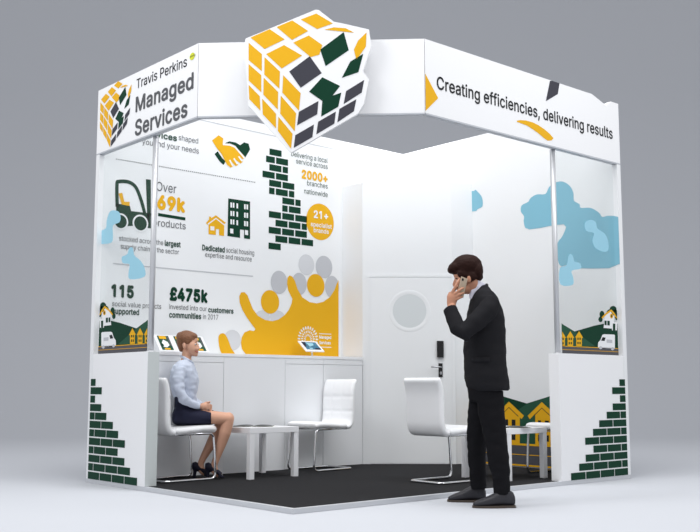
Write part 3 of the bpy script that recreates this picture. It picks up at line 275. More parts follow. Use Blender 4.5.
def ell(bm, c, r, rot=(0, 0, 0), seg=20):
    from mathutils import Euler
    m = Matrix.Translation(Vector(c)) @ Euler(rot).to_matrix().to_4x4() @ Matrix.Diagonal((*r, 1))
    bmesh.ops.create_uvsphere(bm, u_segments=seg, v_segments=seg//2+2, radius=1, matrix=m)
def loft(bm, secs, seg=28, e=2.0):
    """secs: (cx, cy, cz, rx, ry) horizontal superellipse rings"""
    rings = []
    for cx, cy, cz, rx, ry in secs:
        R = []
        for k in range(seg):
            a = 2*PI*k/seg; c, s = math.cos(a), math.sin(a)
            R.append(bm.verts.new((cx+rx*math.copysign(abs(c)**(2/e), c), cy+ry*math.copysign(abs(s)**(2/e), s), cz)))
        rings.append(R)
    for i in range(len(rings)-1):
        for k in range(seg): bm.faces.new((rings[i][k], rings[i][(k+1) % seg], rings[i+1][(k+1) % seg], rings[i+1][k]))
    bm.faces.new(rings[0][::-1]); bm.faces.new(rings[-1])
def loftx(bm, secs, seg=24, e=2.0):
    """secs: (cx, cy, cz, ry, rz) rings standing across x"""
    rings = []
    for cx, cy, cz, ry, rz in secs:
        R = []
        for k in range(seg):
            a = 2*PI*k/seg; c, s = math.cos(a), math.sin(a)
            R.append(bm.verts.new((cx, cy+ry*math.copysign(abs(c)**(2/e), c), cz+rz*math.copysign(abs(s)**(2/e), s))))
        rings.append(R)
    for i in range(len(rings)-1):
        for k in range(seg): bm.faces.new((rings[i][k], rings[i][(k+1) % seg], rings[i+1][(k+1) % seg], rings[i+1][k]))
    bm.faces.new(rings[0][::-1]); bm.faces.new(rings[-1])
def fuse(bm, voxel, smooth=3, wob=0, wsc=9):
    """join overlapping closed shells into one continuous surface"""
    bmesh.ops.recalc_face_normals(bm, faces=bm.faces)
    me = bpy.data.meshes.new('f'); bm.to_mesh(me); bm.free()
    ob = bpy.data.objects.new('f', me); C.objects.link(ob)
    r = ob.modifiers.new('r', 'REMESH'); r.mode = 'VOXEL'; r.voxel_size = voxel
    s = ob.modifiers.new('s', 'SMOOTH'); s.factor = .5; s.iterations = smooth
    dg = bpy.context.evaluated_depsgraph_get(); dg.update()
    m2 = bpy.data.meshes.new_from_object(ob.evaluated_get(dg))
    out = bmesh.new(); out.from_mesh(m2)
    bpy.data.objects.remove(ob); bpy.data.meshes.remove(me); bpy.data.meshes.remove(m2)
    if wob:
        from mathutils import noise
        out.normal_update()
        for v in out.verts: v.co += v.normal*wob*noise.noise(Vector((v.co.x, v.co.y, v.co.z*1.6))*wsc)
    return out

# ------------------------------------------------------------------ studio
bm = bmesh.new()
def frame(u, v, z): return Vector((CAM.x, CAM.y, 0)) + Vector((math.cos(YAW), math.sin(YAW), 0))*v + RT*u + Vector((0, 0, z))
nu = 2; prof = [(-8, 0), (17, 0)]
vs = [[bm.verts.new(frame(u, v, z)) for u in (-26, 26)] for v, z in prof]
bm.faces.new((vs[0][0], vs[0][1], vs[1][1], vs[1][0])); struct(link_mesh('floor', bm, 'studio'))
bm = bmesh.new(); R_ = 9
prof = [(17, 0)]+[(17+R_*math.sin(a*PI/48), R_-R_*math.cos(a*PI/48)) for a in range(1, 25)]+[(17+R_, 22)]
vs = [[bm.verts.new(frame(u, v, z)) for u in (-26, 26)] for v, z in prof]
for i in range(len(vs)-1): bm.faces.new((vs[i][0], vs[i][1], vs[i+1][1], vs[i+1][0]))
struct(link_mesh('wall_back', bm, 'studio', smooth=True))

# ------------------------------------------------------------------ platform
ZP = .036
bm = bmesh.new(); box(bm, (.035, .035, .001), (4, 3, .030))
for a, b in (((0, 0, .001), (.0349, 3, ZP)), ((.0351, 0, .001), (4, .0349, ZP))): box(bm, a, b)
pf = tag(link_mesh('platform', bm, 'alu', loc=(2, 1.5, 0)), 'low square platform with pale grey metal edge on the studio floor', 'platform')
link_mesh('carpet', B((.036, .036, .0305), (3.94, 2.94, ZP)), 'carpet', pf)

# ------------------------------------------------------------------ walls
T = .06; TOP = 3.612
PL = Plane((0, 2.94, 0), (1, 0, 0))       # printed wall, left of the corner
PR = Plane((3.94, 3, 0), (0, -1, 0))      # right wall; u runs from the corner to the front
def wall_bm(pl, pts):
    bm = bmesh.new(); prism(bm, pl, pts, -.06, 0); return bm
wl = struct(link_mesh('wall_left', wall_bm(PL, [(0, ZP), (4, ZP), (4, TOP), (.0565, TOP), (.0565, 2.986), (0, 2.986)]), 'print_white'))
wr = struct(link_mesh('wall_right', wall_bm(PR, [(.0605, ZP), (3, ZP), (3, 2.986), (2.9435, 2.986), (2.9435, TOP), (.0605, TOP)]), 'print_white'))

# ---- left wall print
GL = PL.at
W_ = lambda n, p, m, d=.002, label=None: decal(n, PL, p, m, wl, d, label)
def seg2(p, q, w, pl=PL): return stroke([pl.at(*p), pl.at(*q)], w)
W_('seam_line', [seg2((199, 119.5), (340, 150.5), .008)], 'mgrey')
for p, q, dots in (((116, 159), (256, 182), True), ((113, 263.5), (253, 276), False)):
    a, b = PL.at(*p), PL.at(*q); z = a[1]
    n = 70
    W_('dividing_line', [[(a[0]+(b[0]-a[0])*i/n, z-.005), (a[0]+(b[0]-a[0])*(i+(.5 if dots else 1))/n, z-.005), (a[0]+(b[0]-a[0])*(i+(.5 if dots else 1))/n, z+.005), (a[0]+(b[0]-a[0])*i/n, z+.005)] for i in range(n)], 'ink' if dots else 'mgrey')
def T_(s, x0, y0, x1, cap, m, bold=0., name='lettering', pl=PL, par=None, d=.003, y1=None):
    """text whose baseline starts at photo point (x0,y0) and ends at column x1; cap in photo px"""
    a = pl.at(x0, y0); t = pl.at(x0, y0-cap)
    lo, hi = a[0], a[0]+12
    for _ in range(40):                  # find where column x1 crosses this height
        mid = (lo+hi)/2; P = pl.w(mid, a[1])-CAM; px = 350+F_PX*P.dot(RT)/P.dot(FW)
        if px < x1: lo = mid
        else: hi = mid
    return text(name, pl, s, a, (lo, a[1]), t[1]-a[1], m, par or wl, bold, d)
T_('services', 143.5, 134.9, 176.8, 5.8, 'gink', .03)
T_('shaped', 178.5, 140, 198, 5.4, 'ink')
T_('you', 142, 143.9, 152.6, 5.6, 'ink'); T_('and your needs', 154, 145.6, 198.6, 5.6, 'ink')
T_('Over', 156.3, 190.5, 176, 9, 'ink'); T_('69k', 157, 208, 185, 12.5, 'amber', .048)
W_('rule', [seg2((158, 214.5), (185.3, 219), .03)], 'green')
T_('products', 153, 225.5, 185.5, 7, 'ink')
T_('stocked across the', 119, 240.5, 163, 5, 'ink'); T_('largest', 164.5, 245.5, 180.5, 5.2, 'gink', .032)
T_('supply chain in the sector', 120.5, 248.5, 178.8, 5, 'ink')
T_('115', 111, 296, 133.6, 11, 'green', .05)
T_('social value projects', 112, 306, 161, 5, 'ink'); T_('supported', 112, 313.5, 139, 5.4, 'gink', .03)
T_('£475k', 169.5, 299.5, 207.5, 11.5, 'green', .05)
T_('invested into our', 169, 309, 206.5, 5, 'ink'); T_('customers', 208, 312, 233.3, 4.8, 'gink', .03)
T_('communities', 169, 317.3, 201, 5.4, 'gink', .03); T_('in 2017', 202.8, 319, 218, 5, 'ink')
T_('Dedicated', 202, 250, 224.6, 5.2, 'gink', .032); T_('social housing', 226, 252.3, 254, 5, 'ink')
T_('expertise and resource', 205, 256.8, 251.5, 5, 'ink')
T_('Delivering a local', 291, 156, 327.5, 5, 'gink'); T_('service across', 296, 163.3, 327.5, 5, 'gink')
T_('2000+', 301.5, 177.8, 327.5, 7.8, 'amber', .042)
T_('branches', 307, 185.3, 327.5, 5, 'gink'); T_('nationwide', 304, 193.4, 327.5, 5, 'gink')
g = PL.crop(190, 120, 3.8)
c0 = g(494, 387); W_('badge_disc', [ellipse(c0, g(546, 387)[0]-c0[0], g(494, 318)[1]-c0[1])], 'amber')
T_('21+', 313.5, 217.5, 328, 7, 'print_white', .03, d=.004); T_('specialist', 310.5, 226, 331.5, 4.2, 'print_white', .015, d=.004); T_('brands', 313.5, 232, 328.5, 4.2, 'print_white', .015, d=.004)
# brick tower print
u0 = g(297, 357)[0]; un = (g(446, 385)[0]-u0)/6; z1 = g(297, 107)[1]; z13 = g(295, 465)[1]; ph = (z1-z13)/12
rows = [[(0, 2)], [(-.5, 1.5), (1, 2)], [(0, 2), (2, 1)], [(-1, 2), (1, 2)], [(0, 2), (2, 2)], [(0, 1), (1, 2), (3, 1)], [(2, 2), (4, 1)], [(2, 1), (3, 2)],
        [(0, 2), (2, 2), (4, 2)], [(1, 2), (3, 2), (5, 1)], [(0, 2), (2, 2), (4, 2)], [(1, 2), (3, 2), (5, 2)], [(0, 2)]]
br = []
for i, r in enumerate(rows):
    for s, l in r:
        a, b = u0+s*un+.008, u0+(s+l)*un-.008; zt = z1-i*ph; br.append([(a, zt-ph+.016), (b, zt-ph+.016), (b, zt), (a, zt)])
W_('brick_tower_print', br, 'green')
# handshake
Q = lambda pts, f: [f(*p) for p in pts]
def smooth2(pts, n=4): return [tuple(p) for p in catmull([Vector(p) for p in pts], n, True)]
W_('handshake_print', [Q([(83, 78), (108, 58), (126, 70), (124, 88), (150, 90), (170, 98), (208, 140), (201, 150), (183, 138), (200, 158), (192, 166), (169, 148), (183, 170), (174, 176), (156, 158), (163, 176), (154, 181), (140, 170), (120, 130), (100, 105)], g)], 'amber', .003)
W_('handshake_print', [Q([(132, 88), (150, 81), (175, 86), (190, 96), (205, 85), (222, 90), (228, 112), (210, 142), (192, 124), (172, 98), (150, 88), (140, 96)], g), stroke([g(99, 124), g(108, 138), g(118, 152), g(131, 164)], .05)], 'green')
W_('handshake_print', [stroke([g(*p), g(*q)], .018) for p, q in (((166, 146), (180, 168)), ((150, 152), (162, 174)), ((184, 138), (197, 156)))]+[stroke([g(*p) for p in ((124, 92), (150, 94), (170, 102), (206, 144))], .02)], 'print_white', .0035)
# tower block and house
W_('tower_block_print', [Q([(145, 298), (228, 310), (228, 453), (205, 450), (205, 418), (190, 416), (190, 448), (142, 441)], g)], 'green')
wn = []
for r_ in range(3):
    for c_ in range(3):
        for h_ in range(2):
            x = 153+c_*26+h_*9-(3 if c_ == 1 else 0); y = 313+r_*32+c_*3.4+h_
            if c_ == 1 and h_: continue
            wn.append(Q([(x, y), (x+6, y+1), (x+6, y+20), (x, y+19)], g))
for c_ in range(2): x = 152+c_*56; y = 412+c_*6; wn.append(Q([(x, y), (x+12, y+2), (x+12, y+20), (x, y+18)], g))
W_('tower_block_print', wn, 'print_white', .003)
W_('house_print', [Q([(60, 392), (72, 378), (72, 367), (80, 368), (80, 373), (98, 362), (136, 390), (130, 396), (129, 441), (110, 438), (110, 415), (98, 414), (98, 437), (70, 434), (70, 394), (66, 398)], g)], 'amber')
W_('house_print', [Q([(77, 404), (92, 405), (92, 420), (77, 419)], g), stroke([g(68, 396), g(98, 374), g(130, 399)], .012)], 'print_white', .003)
# forklift
g4 = PL.crop(80, 120, 3.8)
fk = [Q([(250, 225), (269, 227), (269, 412), (256, 410), (256, 395)], g4), Q([(137, 318), (188, 322), (194, 346), (258, 354), (282, 358), (282, 362), (262, 364), (262, 400), (160, 404), (137, 392)], g4),
      stroke([tuple(p) for p in catmull([Vector(g4(*p)) for p in ((141, 330), (140, 246), (148, 234), (185, 236), (212, 256), (232, 305), (246, 356))], 5)], .035)]
W_('forklift_print', fk, 'green')
for x, y, r in ((154, 386, 29), (229, 393, 30)):
    c0 = g4(x, y); k = g4(x+1, y)[0]-c0[0]
    W_('forklift_print', [ellipse(c0, r*k, r*k)], 'print_white', .003); W_('forklift_print', [ellipse(c0, (r-6)*k, (r-6)*k)], 'green', .004)
W_('forklift_print', [stroke([g4(153, 278), g4(163, 316), g4(188, 319)], .04)], 'amber', .003)
# people graphic
g6 = PL.crop(205, 255, 4.836)
def E6(x, y, rx, ry): c = g6(x, y); return ellipse(c, g6(x+rx, y)[0]-c[0], g6(x, y-ry)[1]-c[1])
W_('people_print', [E6(490, 47, 38, 50), E6(278, 300, 36, 32), E6(350, 302, 36, 34), E6(132, 412, 42, 50)], 'lgrey')
W_('people_print', [E6(358, 132, 40, 56), E6(575, 58, 40, 54), E6(455, 140, 36, 54), E6(614, 155, 34, 54)], 'mgrey', .0025)
main = [(250, 492), (645, 497), (645, 122), (636, 140), (625, 170), (602, 205), (572, 226), (540, 234), (505, 228), (470, 205), (447, 165), (434, 125), (421, 104), (408, 99), (398, 110), (396, 140), (402, 172), (413, 195), (422, 212), (418, 235), (405, 265), (385, 290), (355, 312), (325, 320), (290, 314), (255, 294), (231, 262), (216, 225), (205, 195), (190, 180), (174, 181), (165, 200), (167, 230), (180, 265), (200, 300), (225, 335), (243, 358), (236, 368), (215, 364), (190, 375), (177, 398), (173, 425), (178, 455), (195, 478), (220, 486), (250, 481)]
W_('people_print', [Q(main, g6), E6(314, 227, 44, 57), smooth2(Q([(64, 400), (76, 381), (95, 382), (112, 412), (126, 450), (146, 487), (95, 487), (72, 460)], g6), 3)], 'amber', .003)
W_('people_print', [E6(535, 147, 42, 55)], 'amber', .0035)
bd = []
c0 = g6(497, 407)
for ring, (r0, r1, n) in enumerate(((.03, .058, 9), (.066, .095, 12), (.103, .142, 14))):
    for i in range(n+1):
        a = PI*(i/n)*1.16-.08*PI; w = .34*PI*(r0+r1)/2/n*1.0
        c, s = math.cos(a), math.sin(a); pc = Vector((c0[0]+(r0+r1)/2*c, c0[1]+(r0+r1)/2*s))
        e = ellipse((0, 0), (r1-r0)/2, w, 10); bd.append([(pc.x+x*c-y*s, pc.y+x*s+y*c) for x, y in e])
W_('sunburst_badge_print', bd, 'print_white', .004)
T_('Managed', 319, 338.5, 331, 3, 'print_white', .03, d=.004); T_('Services', 319, 344, 330.5, 3, 'print_white', .03, d=.004)
W_('rule', [seg2((319, 333.7), (331, 334.2), .008), seg2((319, 347), (331, 347.4), .008)], 'print_white', .004)

# ---- right wall print
WR_ = lambda n, p, m, d=.002: decal(n, PR, p, m, wr, d)
gc = PR.crop(510, 170, 4.09)
END = 2.998
cl = [(80, 243), (57, 215), (58, 190), (45, 170), (48, 145), (75, 130), (84, 115), (110, 100), (145, 98), (160, 70), (185, 52), (215, 47), (245, 65), (260, 95), (262, 125), (285, 140), (290, 155), (330, 155), (365, 175), (378, 192), (410, 187), (455, 212), (455, 383), (290, 402), (255, 395), (235, 388), (210, 393), (197, 370), (195, 300), (215, 270), (220, 222)]
clq = [(min(u, END), v) for u, v in smooth2(Q(cl, gc), 3)]
WR_('cloud_print', [clq], 'blue')
gq = PR.crop(320, 100, 3.5)
WR_('cloud_print', [[gq(500, 322)]+smooth2(Q([(540, 318), (555, 324), (568, 343), (569, 372), (552, 382), (541, 392)], gq), 3)[:-4]+[gq(500, 395)]], 'blue')
gm_ = PR.crop(480, 380, 5.325)
def clampu(p): return [(min(u, END), v) for u, v in p]
zr = gm_(200, 342)[1]
WR_('hill_print', [clampu(Q([(-40, 60), (40, 62), (100, 80), (250, 125), (380, 84), (600, 40)], gm_))+[(END, zr), (gm_(-40, 342)[0], zr)]], 'green')
WR_('hill_print', [clampu(Q([(180, 178), (250, 125), (380, 84), (600, 40)], gm_))+[(END, zr), (gm_(215, 342)[0], zr)]], 'mid', .0025)
ua = gm_(-40, 342)[0]
WR_('road_print', [[(ua, .04), (END, .04), (END, zr), (ua, zr)]], 'road')
def band(z, w): return [(ua, z-w/2), (END, z-w/2), (END, z+w/2), (ua, z+w/2)]
WR_('road_line_print', [band(zr, .02), band(gm_(200, 396)[1], .008), band(gm_(200, 452)[1], .016)], 'amber', .0035)
for k in (-1, 0, 1, 2, 3):
    sh = 175*k; f = lambda x, y: (lambda a: (a[0], a[1]))(gm_(x, y))
    a = gm_(155, 115); wd = (gm_(330, 118)[0]-a[0])*k
    H = lambda pts: clampu([(gm_(x, y)[0]+wd, gm_(155, y)[1] if False else a[1]-(y-115)*kz) for x, y in pts])
    kz = (gm_(155, 115)[1]-gm_(155, 215)[1])/100
    zb = (a[1]-zr)/kz+115
    if gm_(110, 190)[0]+wd > END-.05: continue
    WR_('house_print', [H([(155, 115), (235, 188), (222, 206), (213, 198), (213, zb), (122, zb), (122, 175), (95, 206), (84, 188)])], 'amber', .003)
    WR_('house_print', [H([(136, 210), (151, 210), (151, 250), (136, 250)]), H([(170, 210), (190, 210), (190, 250), (170, 250)]), H([(136, 285), (151, 285), (151, 318), (136, 318)]), H([(170, 285), (190, 285), (190, 318), (170, 318)]),
                       clampu(stroke([(p[0], p[1]) for p in H([(118, 184), (155, 146), (205, 192)])], .008))], 'black', .0035)

# ------------------------------------------------------------------ counter along the left wall
CF = Plane((0, 2.58, 0), (1, 0, 0))
cols = [.12, CF.at(223.4, 400)[0], CF.at(284.8, 400)[0], CF.at(323.2, 400)[0], 2.955]
CT = 1.165
names = ['white cupboard at the left end of the wall counter behind the seated woman', 'plain white cabinet behind the near coffee table', 'white cupboard unit left of the last one beside the storeroom', 'white cupboard unit at the counter end beside the storeroom']
cats = []
for i in range(4):
    a, b = cols[i]+.001, cols[i+1]-.001
    t = tag(link_mesh('counter_cabinet', B((a, 2.60, ZP), (b, 2.938, CT-.03)), 'cabinet', loc=((a+b)/2, 2.77, ZP)), names[i], 'cabinet')
    if i == 1:
        link_mesh('front_panel', B((a, 2.58, ZP), (b, 2.5995, CT-.03)), 'cabinet', t)
    else:
        link_mesh('top_rail', B((a, 2.58, CT-.085), (b, 2.5995, CT-.03)), 'cabinet', t)
        dr = link_mesh('cabinet_door', B((a+.002, 2.58, ZP+.002), (b-.002, 2.5995, CT-.089), bev=.0015), 'cabinet', t)
tag(link_mesh('worktop', B((.115, 2.576, CT-.029), (2.958, 2.9385, CT), bev=.002), 'lacquer', loc=(1.5, 2.76, CT-.03)), 'continuous white worktop along the printed left wall', 'worktop')

# ------------------------------------------------------------------ storeroom in the corner
P1 = Vector((2.98, 2.595, 0)); P2 = Vector((3.71, 1.95, 0)); SZ = 3.085
bm = bmesh.new()
pts = [(2.975, 2.9385), (2.975, 2.60), (3.71, 1.955), (3.9385, 1.86), (3.9385, 2.9385)]
lo = [bm.verts.new((x, y, ZP)) for x, y in pts]; hi = [bm.verts.new((x, y, SZ)) for x, y in pts]
bm.faces.new(lo); bm.faces.new(hi[::-1])
for i in range(5): bm.faces.new((lo[i], lo[(i+1) % 5], hi[(i+1) % 5], hi[i]))
bmesh.ops.recalc_face_normals(bm, faces=bm.faces)
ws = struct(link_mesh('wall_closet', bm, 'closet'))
PD = Plane((2.975, 2.60, 0), (3.71-2.975, 1.955-2.60, 0))
a = PD.at(369.5, 277); b = PD.at(452.5, 276.5); dz = a[1]
D0, D1 = a[0], min(b[0], .965)
dbm = bmesh.new(); 
for s in ((D0-.035, D0), (D1, D1+.03)): prism(dbm, PD, [(s[0], ZP), (s[1], ZP), (s[1], dz+.03), (s[0], dz+.03)], .0008, .006)
prism(dbm, PD, [(D0, dz), (D1, dz), (D1, dz+.03), (D0, dz+.03)], .0008, .006)
dr = bpy.data.objects.new('door_1', None); C.objects.link(dr); dr.location = PD.w((D0+D1)/2, ZP); struct(dr)
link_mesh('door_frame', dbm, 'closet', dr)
bm = bmesh.new(); prism(bm, PD, [(D0+.006, ZP+.006), (D1-.012, ZP+.006), (D1-.012, dz-.006), (D0+.006, dz-.006)], .0008, .004)
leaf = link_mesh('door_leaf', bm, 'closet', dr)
pc = PD.at(409.5, 311); k = PD.at(410.5, 311)[0]-pc[0]
bm = bmesh.new(); n = 64
rings = []
for r, d in ((21, .004), (20.8, .005), (20.2, .0055), (16.9, .006), (16.6, .005)):
    rings.append([bm.verts.new(PD.w(pc[0]+r*k*math.cos(2*PI*i/n), pc[1]+r*k*math.sin(2*PI*i/n), d)) for i in range(n)])
for a_, b_ in zip(rings, rings[1:]):
    for i in range(n): bm.faces.new((a_[i], a_[(i+1) % n], b_[(i+1) % n], b_[i]))
bmesh.ops.recalc_face_normals(bm, faces=bm.faces)
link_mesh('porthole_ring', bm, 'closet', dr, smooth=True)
bm = bmesh.new(); prism(bm, PD, ellipse(pc, 16.8*k, 16.8*k, 64), .0042, .0058); link_mesh('porthole_glass', bm, 'frost', dr)
# lock and handle
def rect(pl, x0, y0, x1, y1): a = pl.at(x0, y0); b = pl.at(x1, y1); return [(a[0], b[1]), (b[0], b[1]), (b[0], a[1]), (a[0], a[1])]
bm = bmesh.new(); prism(bm, PD, rect(PD, 436.7, 341, 443.5, 357.5), .0042, .032); link_mesh('door_lock', bm, 'blackp', dr)
bm = bmesh.new(); prism(bm, PD, rect(PD, 438.4, 363.3, 442.6, 377), .0042, .012); hp = link_mesh('handle_plate', bm, 'blackp', dr)
p = PD.at(440.8, 367.2); bm = bmesh.new()
tube(bm, [PD.w(p[0], p[1], .0122), PD.w(p[0], p[1], .047), PD.w(p[0]-.012, p[1], .058), PD.w(p[0]-.11, p[1]+.002, .056)], .008, 10)
link_mesh('door_handle', bm, 'steel', hp, smooth=True)
bm = bmesh.new(); prism(bm, PD, ellipse(PD.at(440.8, 373), .012, .018, 20), .0122, .016); link_mesh('keyhole_cover', bm, 'steel', hp)

# ------------------------------------------------------------------ front half walls, glass, posts
HL = Plane((0, 3, 0), (0, -1, 0))        # left outer face: u = distance from the left end
HR = Plane((4, 0, 0), (1, 0, 0))         # right outer face: u = -distance from the right end
ZH = 1.14; HWL = 1.035; HWR = 1.055
hl = tag(link_mesh('half_wall', B((0, 3-HWL, ZP), (.11, 2.939, ZH), bev=.002), 'white', loc=(.055, 2.45, ZP)), 'white half wall with green brick print below the left glass panel', 'half wall', None)
hr = tag(link_mesh('half_wall', B((4-HWR, 0, ZP), (3.939, .11, ZH), bev=.002), 'white', loc=(3.45, .055, ZP)), 'white half wall with green brick print below the right glass panel', 'half wall', None)
# end faces of the two back walls belong to the outer faces
hrows = [(0, 4), (1, 3), (0, 3), (1, 2), (0, 3), (1, 2), (0, 2), (1, 1), (0, 1), (1, 0), (0, 1), (1, 0)]
e0 = HL.at(88.2, 470)[0]; eN = HL.at(137.7, 482)[0]; bl = (eN-e0)/4
zb0 = HL.at(88.2, 478.5)[1]; zt0 = HL.at(91.3, 377.6)[1]; rh = (zt0-zb0)/12
br = []
for i, (h, n) in enumerate(hrows):
    s = e0; z = zb0+i*rh; items = ([bl*.45] if h else [])+[bl]*n
    for L in items:
        br.append((s, s+L-.009, z, z+rh-.012)); s += L
bm = bmesh.new(); bm2 = bmesh.new()
e1 = HR.at(627.8, 470)[0]; e1n = HR.at(570.3, 476)[0]; f = (e1-e1n)/(eN-e0)
for a, b, z0, z1_ in br:
    poly(bm, HL, [(a, z0), (b, z0), (b, z1_), (a, z1_)], .002)
    a2, b2 = e1-(a-e0)*f, e1-(b-e0)*f
    poly(bm2, HR, [(b2, z0), (a2, z0), (a2, z1_), (b2, z1_)], .002)
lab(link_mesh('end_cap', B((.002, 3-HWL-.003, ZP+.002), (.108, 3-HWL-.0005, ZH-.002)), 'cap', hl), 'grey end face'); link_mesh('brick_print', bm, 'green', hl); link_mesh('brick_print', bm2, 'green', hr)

GLX = .05
def glass(side):
    if side == 'L':
        o = link_mesh('glass_panel', B((GLX, 3-HWL+.095, ZH+.001), (GLX+.008, 2.939, 2.986)), 'glass', loc=(GLX, 2.45, ZH))
        tag(o, 'clear glass panel with cloud and village print, left side over the brick half wall', 'glass panel')
    else:
        o = link_mesh('glass_panel', B((4-HWR+.085, GLX, ZH+.001), (3.939, GLX+.008, 2.986)), 'glass', loc=(3.45, GLX, ZH))
        tag(o, 'clear glass panel with cloud and village print, right side over the brick half wall', 'glass panel')
    return o
gl_, gr_ = glass('L'), glass('R')
QL = Plane((GLX, 3, 0), (0, -1, 0)); QR = Plane((4, GLX, 0), (1, 0, 0))
gv = QL.crop(90, 280, 6.657)
ZG = ZH+.004
U1 = HWL-.097
def vill(pl, par, sgn):
    def mp(pts): 
        out = []
        for x, y in pts:
            u, v = gv(x, y); u = min(max(u, .064), U1); out.append((sgn*u, max(v, ZG)))
        return out if sgn > 0 else out[::-1]
    D = lambda n, ps, m, d: decal(n, pl, [mp(p) for p in ps], m, par, d)
    D('village_print', [[(20, 278), (52, 274), (85, 260), (130, 268), (200, 285), (310, 322), (420, 262), (420, 520), (20, 520)]], 'green', .001)
    D('village_print', [[(190, 427), (310, 322), (420, 262), (420, 427)]], 'mid', .002)
    z_top, z_bot = gv(48, 444)[1], ZG
    def bandg(z0, z1, m, d): decal('road_print', pl, [[(sgn*.064, z0), (sgn*U1, z0), (sgn*U1, z1), (sgn*.064, z1)]], m, par, d)
    zr_ = gv(220, 432)[1]
    bandg(ZG, zr_, 'road', .003); bandg(zr_-.006, zr_, 'amber', .004); bandg((ZG+zr_)/2-.002, (ZG+zr_)/2+.002, 'amber', .004)
    z0 = zr_
    for cx in (285, 336, 384):
        D('cottage_print', [[(cx-22, 365), (cx, 320), (cx+22, 362), (cx+16, 368), (cx+16, 424), (cx-16, 426), (cx-16, 370)]], 'amber', .004)
        D('cottage_print', [[(cx+dx, y), (cx+dx+7, y), (cx+dx+7, y+16), (cx+dx, y+16)] for dx in (-9, 3) for y in (366, 396)], 'green', .005)
    # tree and white house
    c = lambda x, y, rx, ry: [(x+rx*math.cos(a*PI/10), y+ry*math.sin(a*PI/10)) for a in range(20)]
    D('tree_print', [c(88, 172, 20, 24), c(66, 222, 12, 26), c(76, 195, 16, 22)], 'green', .001)
    D('tree_print', [c(152, 205, 14, 24), c(160, 240, 12, 20), c(104, 196, 22, 26)], 'green', .0015)
    D('white_house_print', [[(84, 218), (104, 184), (136, 215), (143, 300), (95, 306), (95, 318), (66, 318), (66, 262), (84, 262)]], 'print_white', .003)
    D('white_house_print', [[(108, 252), (122, 250), (122, 282), (108, 284)], [(126, 250), (138, 249), (138, 280), (126, 282)], [(76, 272), (90, 270), (90, 318), (76, 318)]], 'green', .004)
    D('white_house_print', [[(60, 232), (82, 196), (100, 172), (132, 196), (156, 228), (150, 236), (128, 208), (100, 186), (70, 234)]], 'amber', .004)
    D('white_house_print', [c(98, 218, 9, 17)], 'amber', .004); D('white_house_print', [c(98, 218, 4, 9)], 'green', .005)
    # van
    D('van_print', [[(78, 352), (84, 347), (140, 344), (150, 348), (162, 385), (174, 400), (176, 434), (160, 440), (78, 448)]], 'print_white', .004)
    D('van_print', [[(132, 368), (149, 364), (158, 388), (138, 392)]], 'black', .005)
    D('van_print', [[(94, 384), (126, 381), (126, 403), (94, 406)]], 'mgrey', .005)
    D('van_wheel_print', [c(92, 446, 9, 11), c(160, 438, 9, 11)], 'mgrey', .005)
vill(QL, gl_, 1); vill(QR, gr_, -1)
gcl = QL.crop(90, 180, 4.836)
for pts in ([(100, 150), (138, 152), (149, 178), (143, 205), (112, 220), (112, 268), (104, 303), (52, 309), (40, 290), (50, 250), (78, 232), (82, 195)],
            [(190, 330), (208, 328), (216, 365), (245, 390), (265, 425), (264, 468), (195, 480), (187, 450), (192, 408), (160, 402), (155, 372), (180, 360)]):
    decal('cloud_film', QL, [smooth2(Q(pts, gcl), 3)], 'pale', gl_, .002)
gcr = QR.crop(510, 170, 4.09)
for pts in ([(305, 218), (328, 204), (350, 213), (357, 240), (385, 258), (400, 288), (402, 325), (385, 335), (350, 320), (336, 288), (342, 258), (312, 250)],
            [(238, 352), (248, 343), (258, 355), (264, 375), (285, 380), (290, 403), (252, 412), (258, 440), (255, 470), (205, 468), (203, 402), (230, 390)]):
    decal('cloud_film', QR, [smooth2(Q(pts, gcr), 3)], 'pale', gr_, .002)
for (x, y), lb in (((.055, 3-HWL+.05), 'slim aluminium post on the left half wall end'), ((4-HWR+.058, .055), 'slim aluminium post on the right half wall end')):
    bm = bmesh.new(); box(bm, (x-.028, y-.028, ZH+.0005), (x+.028, y+.025, ZH+.008))
    tube(bm, [(x, y, ZH+.008), (x, y, 2.986)], .024, 20)
    tag(link_mesh('support_post', bm, 'post', loc=(x, y, ZH), smooth=True), lb, 'post', None)

# ------------------------------------------------------------------ fascia boards
ZB, ZT = 3.0, 3.607
c1, c2 = 1.28, 1.30
FL = Plane((0, 3, 0), (0, -1, 0)); FR = Plane((0, 0, 0), (1, 0, 0)); FC = Plane((0, c1, 0), (c2, -c1, 0)); LC = math.hypot(c1, c2)
bm = bmesh.new(); prism(bm, FL, [(0, ZB), (3-c1-.001, ZB), (3-c1-.001, ZT), (0, ZT)], -.055, 0); mitre(bm, FL, 3-c1-.001, -1)
fl = tag(link_mesh('fascia_board', bm, ['white'], loc=(0, 2.1, ZB)), 'left white fascia board with cube emblem and two large grey words', 'fascia board')
bm = bmesh.new(); prism(bm, FC, [(.004, ZB), (LC-.004, ZB), (LC-.004, ZT), (.004, ZT)], -.055, 0); mitre(bm, FC, .004, 1); mitre(bm, FC, LC-.004, -1)
fc = tag(link_mesh('fascia_board', bm, 'white', loc=(c2/2, c1/2, ZB)), 'blank white middle fascia board across the front corner', 'fascia board')
nt_ = [FR.at(592, 93.2), FR.at(606, 105.5), FR.at(611, 102.6)]
bm = bmesh.new(); prism(bm, FR, [(c2+.001, ZB), (nt_[1][0], ZB), nt_[1], (nt_[0][0], ZT), (c2+.001, ZT)], -.055, 0)
prism(bm, FR, [(nt_[1][0]+.0002, ZB), (4, ZB), (4, ZT-.012), (nt_[2][0], ZT-.012), (nt_[1][0]+.0002, nt_[1][1])], -.055, 0); mitre(bm, FR, c2+.001, 1)
